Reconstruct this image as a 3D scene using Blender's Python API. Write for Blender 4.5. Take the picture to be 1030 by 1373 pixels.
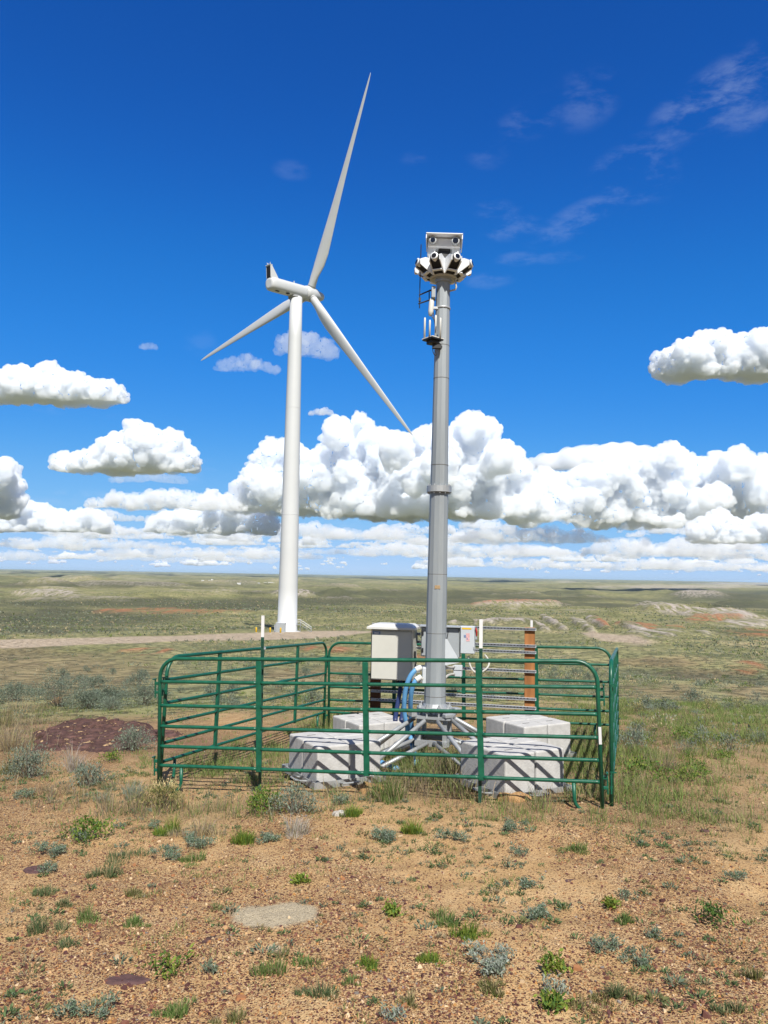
import bpy, bmesh, math, random
import numpy as np
from mathutils import Vector, Matrix
R_ = math.radians
scene = bpy.context.scene
COL = scene.collection
for o in list(bpy.data.objects):
    bpy.data.objects.remove(o)

# ---------------------------------------------------------------- camera
PITCH, ROLL = R_(4.69), R_(1.0)
cam_data = bpy.data.cameras.new('camera')
cam_data.lens = 27.0
cam_data.sensor_width = 36.0
cam_data.clip_start = 0.05
cam_data.clip_end = 400000.0
cam = bpy.data.objects.new('camera', cam_data)
COL.objects.link(cam)
cam.matrix_world = Matrix.Rotation(math.pi / 2 + PITCH, 4, 'X') @ Matrix.Rotation(ROLL, 4, 'Z')
scene.camera = cam

# ---------------------------------------------------------------- sun and sky
SUN_EL, SUN_AZ = R_(48.0), R_(168.0)          # azimuth clockwise from +Y
SUN = Vector((math.sin(SUN_AZ) * math.cos(SUN_EL), math.cos(SUN_AZ) * math.cos(SUN_EL), math.sin(SUN_EL)))
sl = bpy.data.lights.new('sun', 'SUN')
sl.energy = 5.0
sl.angle = R_(0.53)
sl.color = (1.0, 0.955, 0.88)
so = bpy.data.objects.new('sun', sl)
COL.objects.link(so)
so.rotation_euler = SUN.to_track_quat('Z', 'Y').to_euler()

w = bpy.data.worlds.new('World')
scene.world = w
w.use_nodes = True
nt = w.node_tree
nt.nodes.clear()


def nd(t, kind, **kw):
    n = t.nodes.new(kind)
    for k, v in kw.items():
        if k.startswith('i_'):
            n.inputs[k[2:]].default_value = v
        else:
            setattr(n, k, v)
    return n


def lk(t, a, b):
    t.links.new(a, b)


sky = nd(nt, 'ShaderNodeTexSky', sky_type='NISHITA', sun_disc=False)
sky.sun_elevation = SUN_EL
sky.sun_rotation = SUN_AZ
sky.altitude = 2000.0
sky.air_density = 0.7
sky.dust_density = 0.0
sky.ozone_density = 6.0
# grade the sky towards the deep blue of the high, dry air in the photo (same colour in every direction of equal sky)
sc0 = nd(nt, 'ShaderNodeVectorMath', operation='SCALE')
sc0.inputs['Scale'].default_value = 0.1
lk(nt, sky.outputs[0], sc0.inputs[0])
cv = nd(nt, 'ShaderNodeRGBCurve')
CURVES = [[(0, 0), (.04, .008), (.07, .019), (.106, .040), (.23, .17), (.60, .40), (1, .52)],
          [(0, 0), (.079, .085), (.136, .18), (.21, .26), (.42, .44), (.83, .59), (1, .64)],
          [(0, 0), (.18, .38), (.30, .60), (.44, .74), (.74, .83), (.92, .85), (1, .87)]]
for i, pts in enumerate(CURVES):
    c = cv.mapping.curves[i]
    while len(c.points) > 2:
        c.points.remove(c.points[1])
    c.points[0].location = pts[0]; c.points[1].location = pts[-1]
    for q in pts[1:-1]:
        c.points.new(*q)
cv.mapping.update()
lk(nt, sc0.outputs[0], cv.inputs['Color'])
sc1 = nd(nt, 'ShaderNodeVectorMath', operation='SCALE')
sc1.inputs['Scale'].default_value = 10.0
# thin cirrus: wisps of the sky itself, each round its own direction
CIRRUS = [(975, 122, 62, 24, .42), (925, 142, 34, 16, .36), (1015, 146, 34, 14, .32), (850, 214, 40, 18, .30), (882, 236, 20, 20, .22), (787, 132, 30, 24, .22), (715, 158, 36, 16, .20), (782, 291, 52, 14, .30), (684, 305, 30, 12, .30), (820, 245, 22, 12, .2),
          (655, 376, 24, 8, .2), (855, 258, 20, 10, .25), (392, 228, 18, 9, .14), (665, 283, 24, 10, .22), (655, 205, 20, 14, .14), (696, 347, 22, 7, .22), (268, 458, 16, 14, .1), (225, 640, 60, 8, .35), (320, 630, 60, 10, .3), (480, 700, 80, 8, .3), (120, 668, 80, 9, .3), (110, 553, 40, 5, .25), (560, 212, 18, 7, .12), (745, 345, 26, 6, .16)]
tcw = nd(nt, 'ShaderNodeTexCoord')
wn = nd(nt, 'ShaderNodeTexNoise'); wn.inputs['Scale'].default_value = 16; wn.inputs['Detail'].default_value = 7; wn.inputs['Roughness'].default_value = .64; wn.inputs['Distortion'].default_value = .15
mw = nd(nt, 'ShaderNodeMapping'); mw.inputs['Scale'].default_value = (1, 1, 2.6); mw.inputs['Rotation'].default_value = (0, R_(-22), 0)
lk(nt, tcw.outputs['Generated'], mw.inputs['Vector']); lk(nt, mw.outputs[0], wn.inputs['Vector'])
acc = None
for (px_, py_, rx_, ry_, st_) in CIRRUS:
    c_ = cam.matrix_world.to_3x3() @ Vector(((px_ - 515.0) / 1030.0, -(py_ - 686.5) / 1030.0, -1.0)).normalized()
    e1 = c_.cross(Vector((0, 0, 1))).normalized(); e2 = e1.cross(c_)
    if py_ < 300 and rx_ > 25:                      # the streaks rise to the right
        a_ = R_(20); e1, e2 = e1 * math.cos(a_) + e2 * math.sin(a_), e2 * math.cos(a_) - e1 * math.sin(a_)
    def dotn(v, k):
        n_ = nd(nt, 'ShaderNodeVectorMath', operation='DOT_PRODUCT'); lk(nt, tcw.outputs['Generated'], n_.inputs[0]); n_.inputs[1].default_value = v
        m_ = nd(nt, 'ShaderNodeMath', operation='MULTIPLY'); lk(nt, n_.outputs['Value'], m_.inputs[0]); m_.inputs[1].default_value = k
        p_ = nd(nt, 'ShaderNodeMath', operation='POWER'); a__ = nd(nt, 'ShaderNodeMath', operation='ABSOLUTE'); lk(nt, m_.outputs[0], a__.inputs[0]); lk(nt, a__.outputs[0], p_.inputs[0]); p_.inputs[1].default_value = 2.0
        return p_.outputs[0]
    ad = nd(nt, 'ShaderNodeMath', operation='ADD'); lk(nt, dotn(e1, 1030.0 / rx_), ad.inputs[0]); lk(nt, dotn(e2, 1030.0 / ry_), ad.inputs[1])
    mr_ = nd(nt, 'ShaderNodeMapRange'); mr_.interpolation_type = 'SMOOTHSTEP'
    for k_, q_ in zip(('From Min', 'From Max', 'To Min', 'To Max'), (2.6, 0.0, 0.0, st_ * .42)): mr_.inputs[k_].default_value = q_
    lk(nt, ad.outputs[0], mr_.inputs['Value'])
    front = nd(nt, 'ShaderNodeVectorMath', operation='DOT_PRODUCT'); lk(nt, tcw.outputs['Generated'], front.inputs[0]); front.inputs[1].default_value = c_
    g_ = nd(nt, 'ShaderNodeMath', operation='GREATER_THAN'); lk(nt, front.outputs['Value'], g_.inputs[0]); g_.inputs[1].default_value = 0.0
    m2_ = nd(nt, 'ShaderNodeMath', operation='MULTIPLY'); lk(nt, mr_.outputs[0], m2_.inputs[0]); lk(nt, g_.outputs[0], m2_.inputs[1])
    if acc is None: acc = m2_.outputs[0]
    else:
        mx_ = nd(nt, 'ShaderNodeMath', operation='MAXIMUM'); lk(nt, acc, mx_.inputs[0]); lk(nt, m2_.outputs[0], mx_.inputs[1]); acc = mx_.outputs[0]
wr = nd(nt, 'ShaderNodeMapRange'); wr.interpolation_type = 'SMOOTHSTEP'
wr.inputs['From Min'].default_value = .44; wr.inputs['From Max'].default_value = .68
lk(nt, wn.outputs['Fac'], wr.inputs['Value'])
wf = nd(nt, 'ShaderNodeMath', operation='MULTIPLY'); lk(nt, acc, wf.inputs[0]); lk(nt, wr.outputs[0], wf.inputs[1])
wm = nd(nt, 'ShaderNodeMix', data_type='RGBA'); wm.inputs[7].default_value = (.60, .70, .90, 1)
lk(nt, wf.outputs[0], wm.inputs[0]); lk(nt, cv.outputs[0], wm.inputs[6])
# grey cloud cover added overhead and behind the camera to neutralise blue fill light
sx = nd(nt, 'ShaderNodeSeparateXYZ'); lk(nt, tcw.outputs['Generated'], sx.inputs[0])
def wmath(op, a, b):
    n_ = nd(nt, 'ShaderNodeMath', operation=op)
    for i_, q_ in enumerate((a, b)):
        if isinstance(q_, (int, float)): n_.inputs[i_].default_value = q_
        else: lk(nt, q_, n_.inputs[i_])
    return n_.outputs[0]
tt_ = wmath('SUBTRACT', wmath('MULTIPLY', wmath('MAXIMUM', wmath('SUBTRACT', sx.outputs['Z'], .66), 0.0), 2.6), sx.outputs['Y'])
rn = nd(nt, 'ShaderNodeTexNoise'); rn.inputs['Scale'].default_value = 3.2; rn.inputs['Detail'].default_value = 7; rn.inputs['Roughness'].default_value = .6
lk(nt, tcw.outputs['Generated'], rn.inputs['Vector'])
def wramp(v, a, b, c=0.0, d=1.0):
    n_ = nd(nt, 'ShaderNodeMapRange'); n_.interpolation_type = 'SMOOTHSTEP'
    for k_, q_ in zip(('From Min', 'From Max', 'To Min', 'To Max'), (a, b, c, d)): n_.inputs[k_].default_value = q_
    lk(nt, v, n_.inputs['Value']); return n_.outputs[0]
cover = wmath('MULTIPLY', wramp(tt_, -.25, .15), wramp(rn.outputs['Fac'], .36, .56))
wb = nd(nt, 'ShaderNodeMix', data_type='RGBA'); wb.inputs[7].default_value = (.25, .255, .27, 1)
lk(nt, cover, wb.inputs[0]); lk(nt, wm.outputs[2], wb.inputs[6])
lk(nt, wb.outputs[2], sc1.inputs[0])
bg = nd(nt, 'ShaderNodeBackground')
bg.inputs['Strength'].default_value = 0.077
outw = nd(nt, 'ShaderNodeOutputWorld')
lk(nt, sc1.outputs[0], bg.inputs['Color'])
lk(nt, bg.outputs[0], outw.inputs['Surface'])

vs = scene.view_settings
scene.display_settings.display_device = 'sRGB'
vs.view_transform = 'Standard'
vs.look = 'None'
vs.exposure = 0.50
vs.gamma = 1.0
scene.render.engine = 'CYCLES'
cy = scene.cycles
cy.use_denoising = True
cy.denoiser = 'OPENIMAGEDENOISE'
cy.max_bounces = 6
cy.diffuse_bounces = 3
cy.glossy_bounces = 3
cy.transparent_max_bounces = 12
cy.transmission_bounces = 3

# ---------------------------------------------------------------- helpers: pixels of the 1030x1373 photo to points
FPX, CX, CY = 1030.0, 515.0, 686.5
CAMR = np.array(cam.matrix_world.to_3x3())


def ray(px, py):
    d = CAMR @ np.array([(px - CX) / FPX, -(py - CY) / FPX, -1.0])
    return d


def at(px, py, Y):
    """The point on the line of sight through a photo pixel whose distance ahead of the camera is Y metres."""
    d = ray(px, py)
    return d * (Y / d[1])


def proj(p):
    c = CAMR.T @ np.asarray(p, float)
    return CX + FPX * c[0] / -c[2], CY - FPX * c[1] / -c[2]


# ---------------------------------------------------------------- helpers: objects
def link(name, me, parent=None):
    o = bpy.data.objects.new(name, me)
    COL.objects.link(o)
    if parent is not None:
        o.parent = parent
    return o


def empty(name, loc=(0, 0, 0), rz=0.0):
    o = bpy.data.objects.new(name, None)
    o.empty_display_size = 0.2
    COL.objects.link(o)
    o.location = loc
    o.rotation_euler = (0, 0, rz)
    return o


def tag(o, label=None, cat=None, group=None, kind=None):
    if label: o['label'] = label
    if cat: o['category'] = cat
    if group: o['group'] = group
    if kind: o['kind'] = kind
    return o


def np_mesh(name, V, F, mat=None, smooth=False, cols=None):
    """Mesh from numpy vertices and an (n,3) or (n,4) face array; cols: name -> (nverts,4) point colours."""
    me = bpy.data.meshes.new(name)
    V = np.ascontiguousarray(V, np.float32)
    F = np.ascontiguousarray(F, np.int32)
    n, k = F.shape
    me.vertices.add(len(V))
    me.vertices.foreach_set('co', V.ravel())
    me.loops.add(n * k)
    me.loops.foreach_set('vertex_index', F.ravel())
    me.polygons.add(n)
    me.polygons.foreach_set('loop_start', np.arange(0, n * k, k, dtype=np.int32))
    try:
        me.polygons.foreach_set('loop_total', np.full(n, k, np.int32))
    except Exception:
        pass
    me.polygons.foreach_set('use_smooth', np.full(n, bool(smooth)))
    for cn, c in (cols or {}).items():
        a = me.color_attributes.new(cn, 'FLOAT_COLOR', 'POINT')
        a.data.foreach_set('color', np.ascontiguousarray(c, np.float32).ravel())
    me.update(calc_edges=True)
    me.validate()
    if mat: me.materials.append(mat)
    return me


# ---------------------------------------------------------------- helpers: noise in numpy
def _hash(ix, iy, iz, seed):
    h = (ix.astype(np.int64) * 374761393 + iy.astype(np.int64) * 668265263 + iz.astype(np.int64) * 1440662683 + seed * 974634777) & 0xFFFFFFFF
    h = ((h ^ (h >> 13)) * 1274126177) & 0xFFFFFFFF
    h = h ^ (h >> 16)
    return (h & 0xFFFFFF) / float(0xFFFFFF)


def vnoise(x, y, seed=0):
    x = np.asarray(x, float); y = np.asarray(y, float)
    ix = np.floor(x).astype(np.int64); iy = np.floor(y).astype(np.int64)
    fx = x - ix; fy = y - iy
    u = fx * fx * fx * (fx * (fx * 6 - 15) + 10); v = fy * fy * fy * (fy * (fy * 6 - 15) + 10)
    z = np.zeros_like(ix)
    a = _hash(ix, iy, z, seed); b = _hash(ix + 1, iy, z, seed); c = _hash(ix, iy + 1, z, seed); d = _hash(ix + 1, iy + 1, z, seed)
    return (a + (b - a) * u) * (1 - v) + (c + (d - c) * u) * v


def fbm(x, y, seed=0, octv=4, gain=0.5):
    s = 0.0; amp = 1.0; t = 0.0
    for k in range(octv):
        s = s + amp * (vnoise(x * 2 ** k + 17.3 * k, y * 2 ** k - 9.1 * k, seed + k) - 0.5)
        t += amp; amp *= gain
    return s / t * 2.0          # about -1..1


def smooth(a, b, x):
    t = np.clip((np.asarray(x, float) - a) / (b - a), 0, 1)
    return t * t * (3 - 2 * t)
# ---------------------------------------------------------------- materials
ALB = 0.80                                   # the exposure is set for a bright noon: keep true, darker albedos


def surf(name, col, rough=0.5, metal=0.0, var=0.12, scale=6.0, bump=0.0, bscale=40.0, stain=None, streak=False, spec=0.5, coat=0.0, stain_at=.2):
    """A procedural surface: a base colour with uneven wear, roughness variation and a little relief."""
    m = bpy.data.materials.new(name)
    m.use_nodes = True
    col = tuple(c * ALB for c in col)
    t = m.node_tree
    pb = t.nodes['Principled BSDF']
    tc = nd(t, 'ShaderNodeTexCoord')
    mpn = nd(t, 'ShaderNodeMapping')
    if streak: mpn.inputs['Scale'].default_value = (1, 1, 0.12)
    lk(t, tc.outputs['Object'], mpn.inputs['Vector'])
    n = nd(t, 'ShaderNodeTexNoise'); n.inputs['Scale'].default_value = scale; n.inputs['Detail'].default_value = 6; n.inputs['Roughness'].default_value = .65
    lk(t, mpn.outputs[0], n.inputs['Vector'])
    r = nd(t, 'ShaderNodeValToRGB')
    e = r.color_ramp.elements
    e[0].position = max(.3, stain_at + .06); e[1].position = .7
    e[0].color = (*[max(0, c * (1 - var)) for c in col], 1); e[1].color = (*[min(1, c * (1 + var)) for c in col], 1)
    if stain:
        q = e.new(stain_at); q.color = (*stain, 1)
    lk(t, n.outputs['Fac'], r.inputs['Fac'])
    lk(t, r.outputs[0], pb.inputs['Base Color'])
    pb.inputs['Metallic'].default_value = metal
    pb.inputs['Specular IOR Level'].default_value = spec
    if coat: pb.inputs['Coat Weight'].default_value = coat
    mr = nd(t, 'ShaderNodeMapRange')
    mr.inputs['To Min'].default_value = max(0.03, rough - .1); mr.inputs['To Max'].default_value = min(1, rough + .12)
    lk(t, n.outputs['Fac'], mr.inputs['Value']); lk(t, mr.outputs[0], pb.inputs['Roughness'])
    if bump:
        b = nd(t, 'ShaderNodeTexNoise'); b.inputs['Scale'].default_value = bscale; b.inputs['Detail'].default_value = 4
        lk(t, tc.outputs['Object'], b.inputs['Vector'])
        bp = nd(t, 'ShaderNodeBump'); bp.inputs['Distance'].default_value = bump
        lk(t, b.outputs['Fac'], bp.inputs['Height']); lk(t, bp.outputs[0], pb.inputs['Normal'])
    return m


def vcol_mat(name, rough=0.75, trans=0.25):
    m = bpy.data.materials.new(name)
    m.use_nodes = True
    t = m.node_tree
    t.nodes.clear()
    out = nd(t, 'ShaderNodeOutputMaterial')
    a = nd(t, 'ShaderNodeAttribute', attribute_name='tint')
    pb = nd(t, 'ShaderNodeBsdfPrincipled')
    pb.inputs['Roughness'].default_value = rough
    pb.inputs['Specular IOR Level'].default_value = 0.25
    lk(t, a.outputs['Color'], pb.inputs['Base Color'])
    if trans:
        tl = nd(t, 'ShaderNodeBsdfTranslucent'); lk(t, a.outputs['Color'], tl.inputs['Color'])
        mx = nd(t, 'ShaderNodeMixShader'); mx.inputs[0].default_value = trans
        lk(t, pb.outputs[0], mx.inputs[1]); lk(t, tl.outputs[0], mx.inputs[2]); lk(t, mx.outputs[0], out.inputs['Surface'])
    else:
        lk(t, pb.outputs[0], out.inputs['Surface'])
    return m


M = {}
M['green'] = surf('green_paint', (.006, .105, .058), .38, 0, .28, 11, .0008, 60, spec=.5, stain=(.05, .045, .025))
M['galv'] = surf('galvanised_steel', (.46, .48, .49), .45, .42, .2, 4, .0004, 90)
M['galv_dull'] = surf('dull_galvanised_steel', (.36, .395, .415), .5, .25, .16, 3, .0003, 70, streak=True)
M['concrete'] = surf('cast_concrete', (.53, .525, .51), .9, 0, .16, 7, .004, 45, spec=.2, stain=(.30, .27, .22))
M['slot'] = surf('cast_recess', (.16, .155, .15), .9, 0, .2, 20)
M['cream'] = surf('cream_enamel', (.62, .615, .55), .42, 0, .05, 3)
M['roofcream'] = surf('pale_enamel', (.70, .70, .66), .4, 0, .05, 3)
M['greybox'] = surf('grey_enamel', (.36, .39, .41), .45, 0, .06, 4)
M['lightbox'] = surf('light_grey_enamel', (.56, .60, .63), .42, 0, .05, 4)
M['strut'] = surf('bright_strut', (.62, .635, .65), .4, .2, .12, 6)
M['white'] = surf('white_enamel', (.88, .91, .94), .4, 0, .05, 5)
M['turbine'] = surf('turbine_white', (.63, .65, .66), .45, 0, .04, .08)
M['turbine_rim'] = surf('turbine_grey', (.33, .34, .35), .6, 0, .08, .3)
M['black'] = surf('black_plastic', (.014, .014, .016), .5, 0, .2, 8)
M['void'] = surf('dark_opening', (.006, .006, .007), .7, 0, .1, 8)
M['lens'] = surf('lens_glass', (.008, .008, .012), .08, 0, .1, 8, spec=.8)
M['hose'] = surf('blue_hose', (.13, .36, .64), .45, 0, .12, 12)
M['navy'] = surf('navy_hose', (.018, .035, .12), .5, 0, .15, 12)
M['conduit'] = surf('pale_conduit', (.52, .51, .46), .55, 0, .1, 10)
M['wood'] = surf('treated_timber', (.36, .155, .055), .8, 0, .35, 9, .002, 60, streak=True, spec=.2)
M['wood_dark'] = surf('brown_timber', (.15, .068, .035), .85, 0, .3, 9, .002, 60, streak=True, spec=.2)
M['yellow'] = surf('yellow_paint', (.75, .47, .02), .5, 0, .08, 6)
M['red'] = surf('red_plastic', (.55, .03, .02), .4, 0, .1, 10)
M['orange_label'] = surf('orange_label', (.40, .27, .14), .5, 0, .3, 60)
M['label'] = surf('white_label', (.72, .72, .72), .5, 0, .05, 20)
M['bluelabel'] = surf('blue_label', (.20, .26, .42), .5, 0, .3, 60)
M['pinklabel'] = surf('pink_label', (.72, .42, .42), .5, 0, .25, 50)
M['postgreen'] = surf('post_green', (.010, .065, .040), .5, 0, .2, 8)
M['postwhite'] = surf('post_white', (.78, .78, .78), .5, 0, .06, 8)
M['rock'] = surf('maroon_rock', (.125, .068, .056), .9, 0, .5, 6, .06, 7, spec=.2, stain=(.42, .28, .15), stain_at=.36)
M['rock_dark'] = surf('dark_rock', (.11, .062, .06), .85, 0, .35, 7, .01, 20, spec=.2)
M['rock_tan'] = surf('tan_rock', (.40, .24, .11), .9, 0, .3, 8, .01, 20, spec=.2)
M['rock_pale'] = surf('pale_rock', (.48, .45, .41), .9, 0, .2, 8, .01, 20, spec=.2)
M['leaf'] = vcol_mat('leaf', .7, .28)
M['blade'] = vcol_mat('grass_blade', .65, .3)
M['twig'] = surf('grey_twig', (.17, .15, .13), .9, 0, .2, 10)
M['shed'] = surf('white_shed', (.75, .75, .74), .6, 0, .05, .1)
M['shed_grey'] = surf('grey_shed', (.34, .36, .38), .6, 0, .05, .1)


# ---------------------------------------------------------------- mesh builder
class MB:
    def __init__(s):
        s.bm = bmesh.new()

    def box(s, c, d, rz=0.0, bev=0.0, seg=2, m=None):
        r = bmesh.ops.create_cube(s.bm, size=1.0)
        vs_ = r['verts']
        bmesh.ops.scale(s.bm, vec=d, verts=vs_)
        if bev:
            es = list({e for v in vs_ for e in v.link_edges})
            q = bmesh.ops.bevel(s.bm, geom=es, offset=bev, segments=seg, affect='EDGES', profile=.5)
            vs_ = list({v for f in q['faces'] for v in f.verts} | {v for v in vs_ if v.is_valid})
        T = Matrix.Translation(c) @ Matrix.Rotation(rz, 4, 'Z')
        if m is not None: T = m @ T
        bmesh.ops.transform(s.bm, matrix=T, verts=vs_)
        return s

    def tube(s, pts, r, n=10, cap=True, flat=None):
        """A swept tube through points; r a radius or one per point; flat=(a, b) an oblong section."""
        P = [Vector(p) for p in pts]
        R = r if isinstance(r, (list, tuple)) else [r] * len(P)
        rings = []
        prev = None
        for i, p in enumerate(P):
            a = P[max(i - 1, 0)]; b = P[min(i + 1, len(P) - 1)]
            t = (b - a).normalized()
            if prev is None:
                u = t.orthogonal().normalized() if abs(t.z) > .95 else t.cross(Vector((0, 0, 1))).normalized()
                if abs(t.z) > .95: u = (Vector((1, 0, 0)) - t * t.x).normalized()
            else:
                u = (prev - t * prev.dot(t)).normalized()
            prev = u
            v = t.cross(u)
            rings.append([s.bm.verts.new(p + (u * math.cos(2 * math.pi * k / n) + v * math.sin(2 * math.pi * k / n)) * R[i]) for k in range(n)])
        for a, b in zip(rings, rings[1:]):
            for k in range(n):
                f = s.bm.faces.new((a[k], a[(k + 1) % n], b[(k + 1) % n], b[k])); f.smooth = n > 8
        if cap:
            s.bm.faces.new(rings[0][::-1]); s.bm.faces.new(rings[-1])
        return s

    def lathe(s, prof, n=24, c=(0, 0, 0), axis=None, smooth=True):
        """prof: (radius, z) pairs about the Z axis (or along axis) from c."""
        C = Vector(c)
        Q = Vector((0, 0, 1)).rotation_difference(Vector(axis)).to_matrix() if axis is not None else Matrix.Identity(3)
        rings = [[s.bm.verts.new(C + Q @ Vector((r * math.cos(2 * math.pi * k / n), r * math.sin(2 * math.pi * k / n), z))) for k in range(n)] for r, z in prof]
        for a, b in zip(rings, rings[1:]):
            for k in range(n):
                f = s.bm.faces.new((a[k], a[(k + 1) % n], b[(k + 1) % n], b[k])); f.smooth = smooth
        s.bm.faces.new(rings[0][::-1]); s.bm.faces.new(rings[-1])
        return s

    def prism(s, poly, d0, d1, m=None):
        """A polygon in the XZ plane given thickness along Y from d0 to d1."""
        a = [s.bm.verts.new((x, d0, z)) for x, z in poly]; b = [s.bm.verts.new((x, d1, z)) for x, z in poly]
        n = len(poly)
        s.bm.faces.new(a); s.bm.faces.new(b[::-1])
        for k in range(n):
            s.bm.faces.new((a[k], b[k], b[(k + 1) % n], a[(k + 1) % n]))
        if m is not None: bmesh.ops.transform(s.bm, matrix=m, verts=a + b)
        return s

    def build(s, name, mat, parent=None, m=None):
        bmesh.ops.recalc_face_normals(s.bm, faces=s.bm.faces)
        if m is not None: bmesh.ops.transform(s.bm, matrix=m, verts=s.bm.verts)
        me = bpy.data.meshes.new(name)
        s.bm.to_mesh(me); s.bm.free()
        me.materials.append(mat)
        return link(name, me, parent)


def arc(c, r, a0, a1, n=6):
    """Points of an arc in the XZ plane."""
    return [(c[0] + r * math.cos(a0 + (a1 - a0) * k / n), c[1], c[2] + r * math.sin(a0 + (a1 - a0) * k / n)) for k in range(n + 1)]


def bez(p0, p1, p2, p3, n=14):
    P = [Vector(p) for p in (p0, p1, p2, p3)]
    return [P[0] * (1 - t) ** 3 + P[1] * 3 * t * (1 - t) ** 2 + P[2] * 3 * t * t * (1 - t) + P[3] * t ** 3 for t in [k / n for k in range(n + 1)]]
# ---------------------------------------------------------------- ground
_TR = np.log(np.array([0.3, 4, 8.3, 13, 17, 30, 60, 100, 150, 181, 230, 300, 600, 1200, 2500, 5000, 10000, 20000, 60000, 160000]))
_TZ = np.array([-1.74, -2.02, -2.34, -2.60, -2.95, -4.25, -7.1, -10.2, -12.7, -13.2, -15.2, -18.3, -27, -40, -58, -78, -96, -112, -125, -140])
TURB = at(385, 845, 181.0)[:2]


HILLS = []
def ground_z(x, y):
    x = np.asarray(x, float); y = np.asarray(y, float)
    r = np.maximum(np.hypot(x, y), 0.31)
    lr = np.log(r)
    z = np.interp(lr, _TR, _TZ)
    zb = np.interp(np.log(np.maximum(r * 1.25, .31)), _TR, _TZ); zc = np.interp(np.log(np.maximum(r * 0.8, .31)), _TR, _TZ)
    z = 0.5 * z + 0.25 * (zb + zc)
    z = z + 0.03 * x * (1 - smooth(14, 40, r))
    und = 0.0
    for lam, amp, sd in ((45, 1.4, 1), (150, 7.0, 2), (520, 24.0, 3), (1700, 62.0, 4), (5200, 66.0, 5), (15000, 60.0, 6)):
        fade = smooth(0.55 * lam, 2.2 * lam, r)
        n = fbm(x / lam + 3.1 * sd, y / lam - 1.7 * sd, 10 + sd, 4, 0.5)
        n = n - 0.25 * np.abs(n)
        und = und + fade * amp * n
    pad = 1 - smooth(28, 75, np.hypot(x - TURB[0], y - TURB[1]))
    und = und * (1 - 0.92 * pad)
    z = z + und
    for (bx, by, rx, ry, bh, sd) in HILLS:
        dx = x - bx; dy = y - by
        m = (np.abs(dx) < 3 * rx) & (np.abs(dy) < 3.5 * ry)
        if not np.any(m): continue
        if x.ndim:
            xm, ym = x[m], y[m]
            wx = .38 * fbm(xm / (.8 * rx), ym / (.8 * rx), 200 + sd, 4)
            q = ((xm - bx) / rx + wx) ** 2 + ((ym - by) / ry) ** 2
            gul = 1 - .45 * np.abs(fbm(xm / (.30 * rx), ym / (.5 * rx), 230 + sd, 4))
            zz = np.zeros_like(x); zz[m] = 1.7 * bh * np.exp(-q * 1.1) * gul
            z = z + zz
    near = 1 - smooth(25, 60, r)
    z = z + near * (0.035 * fbm(x / 0.9, y / 0.9, 31, 3) + 0.008 * fbm(x / 0.13, y / 0.13, 33, 2) * (1 - smooth(8, 16, r)))
    return z


def gz(x, y):
    return float(ground_z(np.array([x]), np.array([y]))[0])


_TG = np.exp(np.linspace(math.log(1.2), math.log(30000), 420))


def hit(px, py):
    """Where the line of sight through a photo pixel meets the ground."""
    d = ray(px, py)
    P = d[None, :] * _TG[:, None]
    f = P[:, 2] - ground_z(P[:, 0], P[:, 1])
    k = np.argmax(f < 0)
    if not (f < 0).any(): k = len(_TG) - 1
    a, b = _TG[max(k - 1, 0)], _TG[k]
    for _ in range(18):
        m = 0.5 * (a + b)
        q = d * m
        if q[2] - gz(q[0], q[1]) < 0: b = m
        else: a = m
    q = d * b
    return np.array([q[0], q[1], gz(q[0], q[1])])


_hl = []
for _i, (_px, _py, _D, _w, _h) in enumerate(((455, 806, 1500, 26, 6.5), (500, 806, 1750, 30, 5), (396, 803, 1250, 26, 7), (60, 804, 1700, 50, 6), (150, 800, 2500, 60, 5), (250, 797, 3000, 70, 5), (600, 804, 2000, 50, 5), (655, 797, 3500, 80, 5),
                                             (780, 797, 3800, 90, 6), (930, 795, 4200, 90, 5), (1010, 806, 2200, 60, 6), (20, 795, 4000, 90, 5), (330, 790, 5500, 90, 3.5), (935, 838, 620, 62, 10), (830, 847, 430, 46, 6), (200, 812, 1000, 60, 4), (700, 812, 1100, 50, 4), (530, 815, 900, 40, 3))):
    _q = at(_px, _py, _D)
    _hl.append((_q[0], _q[1], _w / FPX * _D, _w / FPX * _D * .8, _h / FPX * _D, _i))
HILLS.extend(_hl)


def pixels_of(V):
    C = V @ CAMR
    zz = np.maximum(-C[:, 2], 1e-3)
    ok = C[:, 2] < -1e-3
    return np.where(ok, CX + FPX * C[:, 0] / zz, -9e3), np.where(ok, CY - FPX * C[:, 1] / zz, 9e3)


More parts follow.
